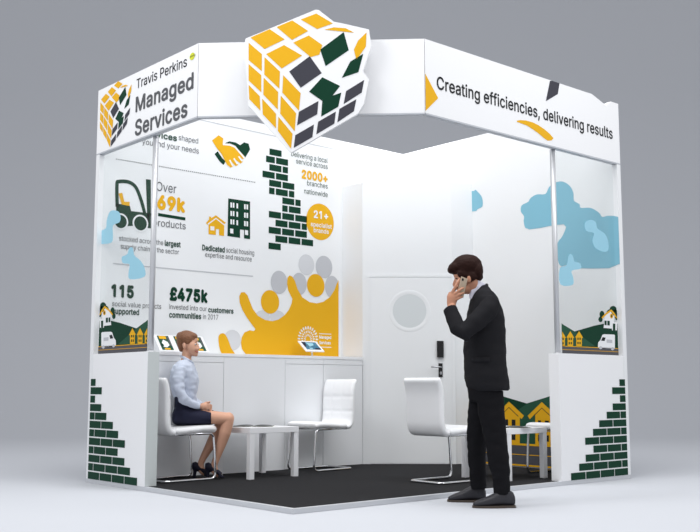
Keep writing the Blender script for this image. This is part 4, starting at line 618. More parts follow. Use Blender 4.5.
fr_ = tag(link_mesh('fascia_board', bm, 'white', loc=(2.6, 0, ZB)), 'right white fascia board with a one-line grey slogan', 'fascia board')
# grey undersides (metal carrier)
for pl, a, b, par, ms in ((FL, 0, 3-c1-.001, fl, ((1, -1),)), (FC, .004, LC-.004, fc, ((0, 1), (1, -1))), (FR, c2+.001, 4, fr_, ((0, 1),))):
    bm = bmesh.new(); prism(bm, pl, [(a, ZB-.012), (b, ZB-.012), (b, ZB-.0005), (a, ZB-.0005)], -.055, 0)
    for w_, sd in ms: mitre(bm, pl, (a, b)[w_], sd)
    link_mesh('lower_edge', bm, 'edge', par)
# lettering
k = 4.094
T_('Travis Perkins', 80+232/k, 364/k, 80+438/k, 40/k*.95, 'black', .004, pl=FL, par=fl)
T_('Managed', 80+228/k, 459/k, 80+465/k, 58/k, 'ink', .02, pl=FL, par=fl)
T_('Services', 135, 136, 187.5, 14.8, 'ink', .02, pl=FL, par=fl)
c0 = FL.at(192.4, 56.4); decal('badge_disc', FL, [ellipse(c0, .038, .03)], 'lime', fl, .003)
text('lettering', FL, 'works', (c0[0]-.03, c0[1]-.006), (c0[0]+.05, c0[1]-.006), .02, 'slate', fl, 0, .004)
k = 2.917
T_('Creating efficiencies, delivering results', 400+107/k, 20+200/k, 400+620/k, 36/k, 'black', .012, pl=FR, par=fr_)
g = FR.crop(400, 20, k)
decal('amber_shard_print', FR, [[(c2+.002, g(75, 157)[1]), g(111, 228), (c2+.002, g(75, 265)[1])]], 'amber', fr_, .002)
decal('grey_shard_print', FR, [[g(425, 237), g(437, 178), (g(443, 180)[0], ZT), (g(465, 185)[0], ZT), g(460, 216)]], 'slate', fr_, .002)
decal('amber_swoosh_print', FR, [smooth2(Q([(340, 297), (352, 292), (385, 298), (420, 318), (447, 345), (430, 352), (405, 332), (370, 308)], g), 2)], 'amber', fr_, .002)

# ---- cube emblem
Y_, G_, S_ = 'amber', 'green', 'slate'
cells = [(Y_, [(68, 125), (132, 97), (182, 131), (115, 163)]), (Y_, [(155, 90), (207, 68), (260, 103), (206, 133)]), (Y_, [(235, 65), (287, 45), (342, 78), (290, 97)]),
 (Y_, [(120, 180), (180, 150), (240, 185), (172, 228)]), (Y_, [(210, 142), (262, 118), (307, 150), (297, 182), (268, 190)]),
 (Y_, [(62, 142), (106, 180), (106, 237), (62, 200)]), (Y_, [(62, 213), (104, 250), (104, 307), (62, 268)]), (Y_, [(62, 282), (99, 320), (101, 368), (64, 330)]),
 (Y_, [(115, 190), (166, 238), (164, 295), (114, 248)]), (Y_, [(112, 258), (160, 306), (159, 365), (111, 315)]), (Y_, [(107, 328), (153, 378), (153, 427), (109, 380)]),
 (Y_, [(177, 250), (235, 310), (229, 368), (174, 308)]), (Y_, [(169, 318), (220, 377), (215, 437), (167, 378)]), (Y_, [(161, 388), (208, 445), (203, 495), (159, 435)]),
 (S_, [(197, 238), (265, 187), (305, 243), (235, 292)]), (G_, [(300, 165), (378, 107), (395, 167), (318, 220)]),
 (G_, [(263, 305), (307, 257), (366, 286), (341, 318), (370, 308), (360, 355), (303, 388), (307, 336)]), (G_, [(400, 205), (443, 179), (427, 240), (372, 259)]),
 (Y_, [(454, 108), (452, 155), (420, 200), (412, 165), (426, 135)]), (Y_, [(313, 99), (345, 91), (385, 94), (413, 109), (385, 106), (345, 102)]),
 (S_, [(229, 372), (294, 336), (290, 380), (223, 417)]), (S_, [(386, 303), (446, 266), (438, 308), (378, 346)]), (S_, [(217, 450), (279, 414), (274, 456), (212, 492)]),
 (S_, [(293, 405), (352, 371), (347, 411), (287, 447)]), (S_, [(364, 362), (420, 330), (412, 370), (357, 407)])]
outline = [(50, 138), (52, 128), (285, 32), (295, 33), (345, 72), (385, 80), (462, 98), (470, 150), (462, 175), (442, 236), (462, 262), (445, 345), (425, 378), (205, 507), (195, 500), (60, 350)]
LB_ = Plane(FC.w(0, 0, .10), FC.U)
gl2 = LB_.crop(230, 0, 3.325)
bm = bmesh.new(); prism(bm, LB_, Q(outline, gl2), -.03, 0)
cen = gl2(250, 505)
em = tag(link_mesh('cube_emblem_board', bm, 'white', loc=LB_.w(cen[0], cen[1])), 'large cut-out cube emblem board mounted on the middle fascia', 'emblem sign')
for c, pts in cells: decal('emblem_tile', LB_, [Q(pts, gl2)], c, em, .002)
a = gl2(120, 200); b = gl2(380, 300)
bm = bmesh.new()
for u, v in (((a[0]+b[0])/2-.25, ZB+.2), ((a[0]+b[0])/2+.25, ZB+.2), ((a[0]+b[0])/2-.25, ZB+.45), ((a[0]+b[0])/2+.25, ZB+.45)): tube(bm, [LB_.w(u, v, -.0305), LB_.w(u, v, -.0995)], .012, 12)
link_mesh('spacer', bm, 'steel', em)
# small emblem on the left fascia
s0 = FL.at(90+58/5.91, 80+300/5.91)[0]; s1 = FL.at(90+245/5.91, 80+100/5.91)[0]
zt_ = FL.at(90+165/5.91, 80+8/5.91)[1]; zb_ = FL.at(90+122/5.91, 80+397/5.91)[1]
A0, A1 = gl2(62, 200)[0], gl2(455, 110)[0]; V1, V0 = gl2(287, 45)[1], gl2(203, 495)[1]
for c, pts in cells:
    decal('emblem_tile', FL, [[(s0+(u-A0)/(A1-A0)*(s1-s0), zb_+(v-V0)/(V1-V0)*(zt_-zb_)) for u, v in Q(pts, gl2)]], c, fl, .003)

# ------------------------------------------------------------------ cantilever chair (faces local +x)
def cushion(path, thick, w, rows, cols_, amp, name, par):
    """padded slab following path (x,z) list; rows = seam positions 0..1 along it, cols_ across"""
    P = catmull([Vector((p[0], p[1])) for p in path], 8); n = len(P); nw = 30
    L = [0]
    for i in range(1, n): L.append(L[-1]+(P[i]-P[i-1]).length)
    bm = bmesh.new(); fr1, bk = [], []
    def tuft(s, t):
        d = 1.0
        for r in rows: d = min(d, abs(s-r)/.05)
        for c in cols_: d = min(d, abs(t-c)/.04)
        return min(d, 1)**.5
    for i in range(n):
        t = (P[min(i+1, n-1)]-P[max(i-1, 0)]).normalized(); nrm = Vector((-t.y, t.x)); s = L[i]/L[-1]
        a, b = [], []
        for j in range(nw+1):
            q = j/nw; es = min(1, min(s, 1-s)*L[-1]/.045); y = (q-.5)*w*(1-.07*(1-math.sqrt(max(0, 1-(1-es)**2))))
            ed = min(1, min(q, 1-q)/.07, min(s, 1-s)*L[-1]/.03)   # round edges
            e = math.sqrt(max(0, 1-(1-ed)**2))
            h = thick/2*(.25+.75*e) - amp*(1-tuft(s, q))
            pf = P[i]+nrm*h; pb = P[i]-nrm*thick/2*(.25+.75*e)
            a.append(bm.verts.new((pf.x, y, pf.y))); b.append(bm.verts.new((pb.x, y, pb.y)))
        fr1.append(a); bk.append(b)
    for i in range(n-1):
        for j in range(nw):
            bm.faces.new((fr1[i][j], fr1[i+1][j], fr1[i+1][j+1], fr1[i][j+1])); bm.faces.new((bk[i][j], bk[i][j+1], bk[i+1][j+1], bk[i+1][j]))
        for j, s in ((0, 1), (nw, -1)): bm.faces.new((fr1[i][j], bk[i][j], bk[i+1][j], fr1[i+1][j])[::s])
    for j in range(nw):
        bm.faces.new((fr1[0][j], fr1[0][j+1], bk[0][j+1], bk[0][j])); bm.faces.new((fr1[-1][j], bk[-1][j], bk[-1][j+1], fr1[-1][j+1]))
    bmesh.ops.recalc_face_normals(bm, faces=bm.faces)
    return link_mesh(name, bm, 'leather', par, smooth=True, local=True)
def fillet(pts, r=.05, n=6):
    P = [Vector(p) for p in pts]; out = [P[0]]
    for i in range(1, len(P)-1):
        a = (P[i-1]-P[i]).normalized(); b = (P[i+1]-P[i]).normalized()
        rr = min(r, (P[i-1]-P[i]).length*.49, (P[i+1]-P[i]).length*.49)
        p0, p1 = P[i]+a*rr, P[i]+b*rr
        for k in range(n+1):
            t = k/n; out.append(p0*(1-t)**2+P[i]*2*t*(1-t)+p1*t*t)
    out.append(P[-1]); return out
def make_chair(label):
    t = thing('cantilever_chair', label, 'chair', group='white padded cantilever chairs')
    # path runs from front to back so the normal points up / forward
    cushion([(.255, .432), (.20, .446), (.06, .442), (-.08, .432), (-.17, .432)], .062, .43, (.36, .68), (.33, .66), .008, 'seat', t)
    cushion([(-.165, .418), (-.215, .432), (-.243, .48), (-.25, .56), (-.252, .66), (-.258, .76), (-.275, .83), (-.30, .885)][::-1], .058, .43, (.34, .62), (.33, .66), .008, 'backrest', t)
    bm = bmesh.new(); y = .185; r = .0115
    path = fillet([(-.20, -y, .405), (.205, -y, .405), (.235, -y, .385), (.245, -y, .30), (.265, -y, r), (-.26, -y, r), (-.26, y, r), (.265, y, r), (.245, y, .30), (.235, y, .385), (.205, y, .405), (-.20, y, .405)], .055)
    tube(bm, path, r, 12, up=(0, 1, 0)); link_mesh('chrome_frame', bm, 'chrome', t, smooth=True, local=True)
    bm = bmesh.new(); box(bm, (-.19, -y, .393), (-.165, y, .401)); box(bm, (.12, -y, .393), (.145, y, .401))
    link_mesh('seat_bracket', bm, 'steel', t, local=True)
    return t
def dup(root, loc, rz, label):
    r = root.copy(); C.objects.link(r); r.location = loc; r.rotation_euler = (0, 0, rz); r['label'] = label
    for ch in root.children:
        c = ch.copy(); C.objects.link(c); c.parent = r
    return r
ch1 = make_chair('white padded chrome-framed chair with the seated woman on it')
ch1.location = (.525, 2.30, ZP); ch1.rotation_euler = (0, 0, math.radians(2))
bpy.context.view_layer.update()
dup(ch1, (2.165, 2.33, ZP), math.radians(184), 'empty white padded chair facing the woman, in front of the counter')
dup(ch1, (2.19, .655, ZP), math.radians(0), 'empty white padded chair seen from behind, left of the standing man')
dup(ch1, (3.60, .50, ZP), math.radians(180), 'white padded chair mostly hidden behind the right half wall')

# ------------------------------------------------------------------ low square tables
def make_table(label):
    t = thing('coffee_table', label, 'table', group='low white square coffee tables')
    link_mesh('tabletop', B((-.275, -.275, .40), (.275, .275, .45), bev=.003), 'lacquer', t, local=True)
    for sx in (-1, 1):
        for sy in (-1, 1):
            a, b = sorted((sx*.273, sx*.223)); c, d = sorted((sy*.273, sy*.223))
            link_mesh('leg', B((a, c, 0), (b, d, .3995), bev=.002), 'lacquer', t, local=True)
    return t
t1 = make_table('low white square table between the seated woman and the empty chair'); t1.location = (1.285, 2.185, ZP)
t2 = dup(t1, (2.875, .58, ZP), 0, 'low white square table behind the standing man'); 
# magazines
def magazine(x, y, z, rz, label):
    t = thing('magazine', label, 'magazine', (x, y, z), rz)
    for i, (s, nm) in enumerate(((-1, 'page_block'), (1, 'page_block'))):
        bm = bmesh.new(); n = 10; A, Bv = [], []
        for k in range(n+1):
            u = k/n; xx = s*(.004+u*.185); h = .003+.009*math.sin(PI*min(1, u*1.15))**.7 if u > 0 else .003
            A.append([bm.verts.new((xx, yy, h)) for yy in (-.14, .14)]); Bv.append([bm.verts.new((xx, yy, .0015)) for yy in (-.14, .14)])
        for k in range(n):
            bm.faces.new((A[k][0], A[k][1], A[k+1][1], A[k+1][0])); bm.faces.new((Bv[k][0], Bv[k+1][0], Bv[k+1][1], Bv[k][1]))
            for j in (0, 1): bm.faces.new((A[k][j], A[k+1][j], Bv[k+1][j], Bv[k][j]))
        bm.faces.new((A[0][0], A[0][1], Bv[0][1], Bv[0][0])); bm.faces.new((A[n][0], A[n][1], Bv[n][1], Bv[n][0]))
        bmesh.ops.recalc_face_normals(bm, faces=bm.faces)
        link_mesh(nm, bm, 'mag', t, smooth=False, local=True)
    link_mesh('cover', B((-.195, -.145, 0), (.195, .145, .0014)), 'paper', t, local=True)
    bm = bmesh.new(); 
    return t
magazine(1.255, 2.21, ZP+.4505, YAW-PI/2, 'open dark magazine lying on the low table before the woman')
magazine(2.80, .47, ZP+.4505, YAW-PI/2, 'open dark magazine lying on the low table behind the man')

# ------------------------------------------------------------------ tablets and leaflet stands on the worktop
def tilted(name, px, label, cat, kind, grp=None):
    """stand whose board bottom edge starts below photo column px"""
    Pw = Plane((0, 2.70, 0), (1, 0, 0)); u = Pw.at(px, 353)[0]
    w, h, tl = (.25, .18, math.radians(38)) if kind == 'tablet' else (.18, .205, math.radians(50))
    t = thing(name, label, cat, (u+w/2, 2.70, CT+.0005), 0, grp)
    z0 = .05 if kind == 'tablet' else .006
    R = Matrix.Translation((0, 0, z0)) @ Matrix.Rotation(tl, 4, 'X')
    bm = bmesh.new(); box(bm, (-w/2, 0, -.007), (w/2, h, .007), bev=.005, mtx=R); link_mesh('bezel' if kind == 'tablet' else 'backing_board', bm, 'lacquer', t, smooth=False, local=True)
    def sheet(nm, polys, m, d):
        bm = bmesh.new()
        for p in polys:
            f = bm.faces.new([bm.verts.new(R @ Vector((x, y, .0071+d))) for x, y in p])
            bmesh.ops.triangulate(bm, faces=[f])
        bmesh.ops.recalc_face_normals(bm, faces=bm.faces)
        link_mesh(nm, bm, m, t, local=True)
    x, y0, y1 = w/2-.028, .025, h-.022
    r = lambda a, b, c, d: [(a, b), (c, b), (c, d), (a, d)]
    if kind == 'tablet':
        sheet('screen', [r(-x, y0, x, y1)], 'screen', .0003)
        sheet('screen_picture', [[(-x, y1), (-x+.05, y1), (-x+.03, y0+.06), (-x, y0+.04)], r(.02, y0, x, y0+.03)], 'navy', .0008)
        sheet('screen_picture', [[(-.03, y0+.05), (.04, y0+.08), (.05, y1-.02), (-.04, y1-.01)], r(-.05, y0+.01, -.01, y0+.03)], 'pale', .0008)
        bm = bmesh.new(); tube(bm, [(0, .055, .006), (0, .055, z0+.04)], .01, 12); tube(bm, [(0, .055, 0), (0, .055, .006)], .05, 24); link_mesh('stand', bm, 'lacquer', t, local=True)
    else:
        sheet('leaflet', [r(-x, y0-.01, x, y1+.01)], 'print_white', .0003)
        sheet('leaflet_picture', [r(-x, y0-.01, x, y1+.01)], 'mid', .0008)
        sheet('leaflet_title', [r(-.045, y1-.03, .03, y1+.006)], 'amber', .0013)
        sheet('leaflet_caption', [r(-.03, y0-.006, .03, y0+.014)], 'amber', .0013)
        sheet('leaflet_map', [[(-.045, y0+.03), (.0, y0+.022), (.035, y0+.05), (.03, y0+.09), (-.01, y0+.12), (-.035, y0+.085)]], 'print_white', .0013)
        sheet('leaflet_photo', [[(.04, y1), (x, y1), (x, y0+.03), (.045, y0+.05)]], 'ink', .0013)
        sheet('leaflet_badge', [ellipse((-.045, y0+.05), .018, .022, 20)], 'green', .0018)
        bm = bmesh.new(); box(bm, (-w/2+.01, -.004, 0), (w/2-.01, .13, .005)); box(bm, (-.03, .108, .005), (.03, .114, .105)); link_mesh('stand', bm, 'lacquer', t, local=True)
    return t
tilted('leaflet_stand', 160, 'colourful leaflet on a white tilted stand, leftmost on the worktop', 'leaflet stand', 'l', 'leaflet stands on the worktop')
tilted('leaflet_stand', 176.7, "colourful leaflet on a white tilted stand behind the woman's head", 'leaflet stand', 'l', 'leaflet stands on the worktop')
tilted('leaflet_stand', 193.3, 'colourful leaflet on a white tilted stand right of the woman\'s face', 'leaflet stand', 'l', 'leaflet stands on the worktop')
tilted('display_tablet', 306, 'white framed tablet with blue screen on a stand before the amber print', 'tablet', 'tablet')

# ------------------------------------------------------------------ people
class Fig:
    def __init__(s, base): s.base = Vector(base); s.rz = YAW-PI/2; s.F = Vector((math.cos(YAW), math.sin(YAW), 0))
    def __call__(s, px, py, dy=0):
        r = ray(px, py); t = ((s.base-CAM).dot(s.F)+dy)/r.dot(s.F); P = CAM+r*t-s.base
        return Vector((P.dot(RT), P.dot(s.F), P.z))
def finger(bm, p, dirs, lens, r):
    pts = [Vector(p)]
    for d, l in zip(dirs, lens): pts.append(pts[-1]+Vector(d).normalized()*l)
    n = len(pts); tube(bm, pts, [r*(1-.09*i) for i in range(n)], 10)
    for i, q in enumerate(pts): ell(bm, q, (r*(1-.09*i),)*3, seg=10)

# ---- standing man
m = Fig((1.354, -.478, 0))
man = thing('person', 'standing man in a charcoal suit holding a phone to his ear', 'person', m.base, m.rz)
bm = bmesh.new()
ell(bm, m(469, 268.5, 0), (.098, .076, .098)); ell(bm, m(462.8, 279, 0), (.06, .062, .085), (0, math.radians(28), 0))
ell(bm, m(465.8, 289, 0), (.05, .05, .036), (0, math.radians(25), 0)); ell(bm, m(462.5, 292.3, 0), (.022, .026, .018))
ell(bm, m(458, 274, 0), (.035, .055, .04))
tube(bm, [m(456, 278, 0), m(454.7, 282, 0), m(453.9, 285, 0)], [.009, .012, .013], 10); ell(bm, m(454.5, 285.6, 0), (.014, .015, .01))
ell(bm, m(458, 289.3, 0), (.012, .024, .007)); ell(bm, m(459, 291, 0), (.012, .021, .007))
ell(bm, m(469, 279, -.076), (.017, .012, .03)); ell(bm, m(469, 279, .076), (.017, .012, .03))
tube(bm, [m(471, 282, 0), m(477, 289, 0), m(481, 299, 0)], [.06, .056, .065], 18)
# torso and legs under the clothes
loft(bm, [(*m(485, 400), .09, .12), (*m(485, 370), .11, .13), (*m(484, 330), .11, .15), (*m(484, 305), .09, .17), (*m(482, 294), .06, .08)])
tube(bm, [m(488, 396, -.08), m(495.5, 436, -.11), m(502, 488, -.145)], [.07, .05, .036]); tube(bm, [m(481, 396, .085), m(476.5, 436, .13), m(478, 486, .17)], [.07, .05, .036])
# arms
tube(bm, [m(491, 304, -.17), m(474, 324, -.25), m(463.5, 331, -.255), m(457.5, 326, -.235), m(451, 306, -.15)], [.04, .035, .034, .034, .03]); tube(bm, [m(487, 304, .16), m(491, 345, .22), m(484, 376, .17)], [.04, .035, .03])
# raised hand: wrist, palm, fingers over the phone back
wr0 = m(451.5, 309, -.15); pal = m(452.5, 297.5, -.135)
tube(bm, [wr0, m(451.5, 303.5, -.142), pal, m(453.5, 293, -.13)], [.030, .034, .042, .036], 16, flat=.6, up=(1, 0, 0))
def F_(pts, r): 
    P = [m(*p) for p in pts]; tube(bm, P, [r*(1-.08*i) for i in range(len(P))], 10)
    for i, q in enumerate(P): ell(bm, q, (r*(1-.08*i),)*3, seg=10)
F_([(452.5, 292, -.145), (455.3, 286.5, -.15), (457.6, 282, -.142), (459.4, 279, -.128)], .0115)
F_([(455, 294, -.15), (459, 290.5, -.158), (461.8, 288.6, -.148), (463.6, 288.2, -.128)], .0115)
F_([(455.5, 297, -.15), (459.5, 294.6, -.158), (462, 293.4, -.148), (463.8, 293.2, -.126)], .011)
F_([(455, 300.3, -.148), (458.5, 298.6, -.155), (461, 297.4, -.145), (462.3, 297, -.126)], .010)
F_([(451, 301, -.13), (452, 294, -.09), (455, 289.5, -.07), (457.5, 286.5, -.075)], .012)
# lowered hand
ell(bm, m(482, 383, .16), (.022, .03, .05))
for i, o_ in enumerate((-.024, -.008, .008, .024)): finger(bm, m(481, 388, .16+o_), [(-.1, 0, -1), (-.3, 0, -1), (-.5, 0, -.9)], [(.042, .028, .02), (.046, .03, .022), (.043, .028, .02), (.034, .022, .018)][i], .0085)
finger(bm, m(480, 379, .135), [(-.5, -.3, -1), (-.2, -.1, -1)], [.035, .028], .0095)
link_mesh('body', fuse(bm, .005, 3), 'skin2', man, smooth=True, local=True)
# feet are inside the shoes
for s, (x0, y0, d) in enumerate((((448, 502.5), (486.5, 502.5), .17), ((472, 507.5), (515, 508.5), -.06))):
    pass
def shoe(px0, px1, pyb, dy, ang):
    """toe at px0, heel at px1, sole row pyb"""
    a = m(px0, pyb, dy); b = m(px1, pyb, dy); L = (b-a).length*1.0
    def place(bm):
        bm.transform(Matrix.Translation((b.x, dy, 0)) @ Matrix.Rotation(ang, 4, 'Z')); return bm
    bm = bmesh.new()
    loftx(bm, [(-L+.004, 0, .024, .012, .008), (-L+.02, 0, .030, .034, .014), (-L+.05, 0, .036, .045, .022), (-L*.62, 0, .048, .050, .034), (-L*.45, 0, .062, .046, .046), (-L*.28, 0, .074, .042, .056), (-.05, 0, .072, .039, .056), (-.015, 0, .062, .034, .044), (-.004, 0, .05, .022, .03)], e=2.2)
    tube(bm, [(-.07, 0, .06), (-.065, 0, .115)], [.045, .042], 16)
    sh = link_mesh('shoe', place(fuse(bm, .005, 3)), 'shoe', man, smooth=True, local=True)
    bm = bmesh.new(); n = 36; R0, R1 = [], []
    for i in range(n):
        t = 2*PI*i/n; x = -L/2+(L/2+.002)*math.cos(t); w = .040+.008*math.sin(PI*min(1, max(0, (-x)/L)))
        y = w*math.copysign(abs(math.sin(t))**.75, math.sin(t)); R0.append(bm.verts.new((x, y, .002))); R1.append(bm.verts.new((x, y, .017)))
    bm.faces.new(R0[::-1]); bm.faces.new(R1)
    for i in range(n): bm.faces.new((R0[i], R0[(i+1) % n], R1[(i+1) % n], R1[i]))
    box(bm, (-.085, -.037, .0015), (-.002, .037, .014), bev=.004)
    link_mesh('sole', place(bm), 'sole', sh, local=True)
shoe(447.5, 486.5, 501.5, .19, math.radians(-3)); shoe(472, 515.5, 508.5, -.15, math.radians(4))
# trousers
bm = bmesh.new()
loft(bm, [(*m(485, 402), .115, .155), (*m(485, 388), .13, .165), (*m(485, 375), .13, .165)])
tube(bm, [m(489.5, 392, -.075), m(491.3, 412, -.09), m(495.5, 436, -.11), m(498.5, 460, -.13), m(501.5, 480, -.145), m(502, 495, -.15)], [.100, .097, .083, .076, .062, .058], 20)
tube(bm, [m(483.5, 392, .085), m(480, 412, .10), m(476.5, 436, .13), m(477, 460, .15), m(478, 480, .17), m(478.5, 489, .17)], [.098, .090, .074, .066, .060, .057], 20)
link_mesh('trousers', fuse(bm, .008, 4, .006, 14), 'trouser', man, smooth=True, local=True)
# jacket
def sec(y, l, r, ry, e=0): a, b = m(l, y), m(r, y); return ((a.x+b.x)/2, e, (a.z+b.z)/2, (b.x-a.x)/2, ry)
bm = bmesh.new()
loft(bm, [sec(390.5, 471, 508, .18), sec(388.5, 468, 509, .195), sec(386, 466, 508.7, .205), sec(376, 464.5, 507.6, .21), sec(362, 464, 506, .20), sec(346, 463.5, 505.2, .19), sec(330, 465, 505, .20), sec(316, 467, 503.2, .215), sec(306, 469, 500.5, .22), sec(299, 471, 497.3, .205), sec(293, 474, 493, .16), sec(288.5, 477.5, 489.5, .10), sec(286, 480, 487, .07)], 36, 2.3)
tube(bm, [m(493, 301, -.17), m(487, 311, -.21), m(474, 324, -.25), m(463.5, 333, -.265), m(457.5, 328, -.24), m(453.5, 318, -.20), m(450, 309, -.165)], [.062, .072, .066, .060, .058, .055, .053], 18)
tube(bm, [m(488, 301, .16), m(490, 315, .2), m(491, 345, .22), m(487, 362, .2), m(484, 376, .17)], [.06, .07, .06, .052, .046], 18)
jk = link_mesh('jacket', fuse(bm, .007, 4, .007, 11), 'suit', man, smooth=True, local=True)
bm = bmesh.new()        # collar and lapel ridge, pocket flap
tube(bm, [m(486, 285, -.035), m(484.5, 287.5, -.075), m(479.5, 295, -.10), m(474.5, 304, -.10), m(470, 314, -.06)], [.012, .016, .018, .016, .01], 10, flat=.6)
tube(bm, [m(486, 285, .035), m(484.5, 287.5, .075), m(479.5, 295, .10), m(474.5, 304, .10), m(470, 314, .06)], [.012, .016, .018, .016, .01], 10, flat=.6)
tube(bm, [m(486, 285, -.04), m(487, 285, 0), m(486, 285, .04)], .012, 10)
link_mesh('lapel', fuse(bm, .006, 2), 'suit', jk, smooth=True, local=True)
bm = bmesh.new(); tube(bm, [m(472, 360, -.155), m(476, 359.6, -.183), m(484, 359.4, -.212), m(490, 359.6, -.212)], [(.016, .006)]*4, 12, up=(0, 0, 1)); link_mesh('pocket_flap', bm, 'suit', jk, smooth=True, local=True)
# shirt collar and cuff
bm = bmesh.new(); ring = []
tube(bm, [m(481.5, 282.8, 0), m(479, 288, 0), m(476.5, 293, 0), m(474.5, 300, 0)], [.055, .062, .06, .04], 24)
link_mesh('shirt_collar', fuse(bm, .005, 2), 'shirtw', man, smooth=True, local=True)
# hair
bm = bmesh.new()
ell(bm, m(466.8, 266, 0), (.115, .09, .088), (0, math.radians(-5), 0)); ell(bm, m(455, 268, 0), (.052, .07, .046), (0, math.radians(-15), 0)); ell(bm, m(476.5, 271, 0), (.050, .085, .075)); ell(bm, m(477.5, 277, 0), (.042, .068, .035))
ell(bm, m(451, 269.8, 0), (.027, .055, .030)); ell(bm, m(456.5, 273, 0), (.026, .062, .026))
for q in (-.068, .068): ell(bm, m(463, 274, q), (.045, .014, .034)); ell(bm, m(471, 276.5, q), (.045, .016, .036))
link_mesh('hair', fuse(bm, .006, 6, .0015, 45), 'hairb', man, smooth=True, local=True)
for s in (-1, 1):
    bm = bmesh.new(); ell(bm, m(457.6, 281.2, s*.030), (.012, .014, .008)); e = link_mesh('eye', bm, 'eyew', man, smooth=True, local=True)
    bm = bmesh.new(); ell(bm, m(456.5, 281.6, s*.030), (.005, .006, .006)); link_mesh('iris', bm, 'iris', e, smooth=True, local=True)
    bm = bmesh.new(); tube(bm, [m(456.3, 279, s*.012), m(456, 278.4, s*.03), m(457.5, 278.8, s*.045)], [.004, .005, .003], 8); link_mesh('eyebrow', bm, 'hairb', man, smooth=True, local=True)
# phone
pc_ = m(462.2, 287.2, -.118)
bm = bmesh.new(); R = Matrix.Translation(m.base) @ Matrix.Rotation(m.rz, 4, 'Z') @ Matrix.Translation(pc_) @ Matrix.Rotation(math.radians(14), 4, 'Y') @ Matrix.Rotation(math.radians(40), 4, 'Z')
box(bm, (-.034, -.004, -.072), (.034, .004, .072), bev=.004, mtx=R)
ph_ = tag(link_mesh('mobile_phone', bm, 'phone', loc=R.translation, smooth=False), 'beige mobile phone held at the standing man\'s ear', 'phone')
bm = bmesh.new(); box(bm, (-.026, -.0055, .045), (-.008, -.0041, .062), mtx=R); link_mesh('camera_lens', bm, 'blackp', ph_)
bm = bmesh.new(); box(bm, (-.031, .0041, -.066), (.031, .0048, .066), mtx=R); link_mesh('screen', bm, 'blackp', ph_)

# ---- seated woman
w = Fig((.683, 2.315, ZP))
wom = thing('person', 'seated woman in a pale blue shirt and navy skirt, smiling', 'person', w.base, w.rz)
bm = bmesh.new()
ell(bm, w(188, 340.5, 0), (.088, .074, .088)); ell(bm, w(192.4, 347, -.015), (.055, .058, .078), (0, math.radians(-12), 0)); ell(bm, w(194.4, 353.3, -.008), (.034, .042, .027)); ell(bm, w(196, 355, -.01), (.016, .02, .014))
ell(bm, w(194.6, 348.6, -.045), (.028, .022, .024)); ell(bm, w(196, 348.5, .015), (.026, .022, .024))
tube(bm, [w(197.2, 343.5, -.03), w(198.5, 347, -.034), w(199.1, 348.8, -.038)], [.007, .009, .011], 10); ell(bm, w(198.2, 349.3, -.034), (.012, .014, .008))
ell(bm, w(184.2, 346, -.074), (.014, .010, .026)); ell(bm, w(184.2, 346, .07), (.014, .010, .026))
tube(bm, [w(187.5, 350, 0), w(186.6, 357, 0), w(185.5, 365, 0)], [.046, .043, .055], 18)
loft(bm, [(*w(184, 418), .055, .13), (*w(184, 404), .055, .09), (*w(185, 385), .085, .11), (*w(184.5, 374), .085, .13), (*w(185, 368), .05, .10)])
# arms
tube(bm, [w(180.5, 370, -.15), w(179, 390, -.198), w(183.2, 398.5, -.19), w(191, 403.6, -.15), w(200, 406.3, -.10)], [.03, .028, .026, .023, .022]); tube(bm, [w(184, 370, .15), w(187, 394, .18), w(195, 402, .10), w(203, 405.5, .04)], [.03, .028, .024, .022])
# legs
tube(bm, [w(184, 415.5, -.075), w(200, 416.5, -.075), w(212, 417.3, -.065), w(228, 418.5, -.045)], [.06, .06, .058, .052], 18); tube(bm, [w(184, 415.5, .075), w(200, 416.5, .08), w(224, 419, .06)], [.06, .058, .052], 18)
ell(bm, w(228.4, 418.5, -.045), (.052, .052, .056)); ell(bm, w(225, 419, .06), (.05, .05, .055))
tube(bm, [w(228.4, 420, -.045), w(225, 432, -.035), w(221, 444, -.02), w(216.5, 458, -.01), w(214, 465.5, -.01)], [.050, .055, .047, .031, .029], 18)
tube(bm, [w(224, 421, .06), w(217, 432, .065), w(210.5, 445, .07), w(203, 458, .07), w(200.5, 464, .07)], [.050, .054, .045, .030, .028], 18)
# feet
def wfoot(ax, ay, dy, tx, ty):
    tube(bm, [w(ax, ay, dy), w(ax+.5, ay+5, dy), w((ax*1.2+tx*.8)/2, ay+8.5, dy), w(tx-3, ty-2, dy)], [.029, .034, .030, .018], 14, flat=1)
wfoot(214, 465.5, -.01, 222, 478.5); wfoot(200.5, 464, .07, 208.5, 476)
# clasped hands on the lap
tube(bm, [w(199.5, 406.3, -.10), w(203, 406.5, -.095), w(207, 406.5, -.085)], [.022, .030, .030], 14, flat=.7)
def G(pts, r):
    P = [w(*p) for p in pts]; tube(bm, P, [r*(1-.08*i) for i in range(len(P))], 10)
    for i, q in enumerate(P): ell(bm, q, (r*(1-.08*i),)*3, seg=10)
for i in range(4): G([(207, 404.4+i*1.5, -.095), (210-.2*i, 404.6+i*1.5, -.105), (211.6-.3*i, 405.4+i*1.5, -.08), (211.2-.3*i, 406.2+i*1.4, -.05)], .009-.0004*i)
G([(203.5, 404, -.09), (206, 402.6, -.07), (208.5, 402.2, -.055)], .0095)
tube(bm, [w(203, 405.6, .03), w(207, 406, -.0), w(209.5, 406.5, -.03)], [.022, .028, .026], 14, flat=.7)
for i in range(4): G([(209.5, 404.8+i*1.3, -.03), (211.4, 405.2+i*1.3, -.05), (210.6, 405.8+i*1.3, -.075)], .0085)
G([(206.5, 403.6, .0), (208.3, 402.2, -.02), (210, 402, -.04)], .009)
link_mesh('body', fuse(bm, .0045, 3), 'skin', wom, smooth=True, local=True)
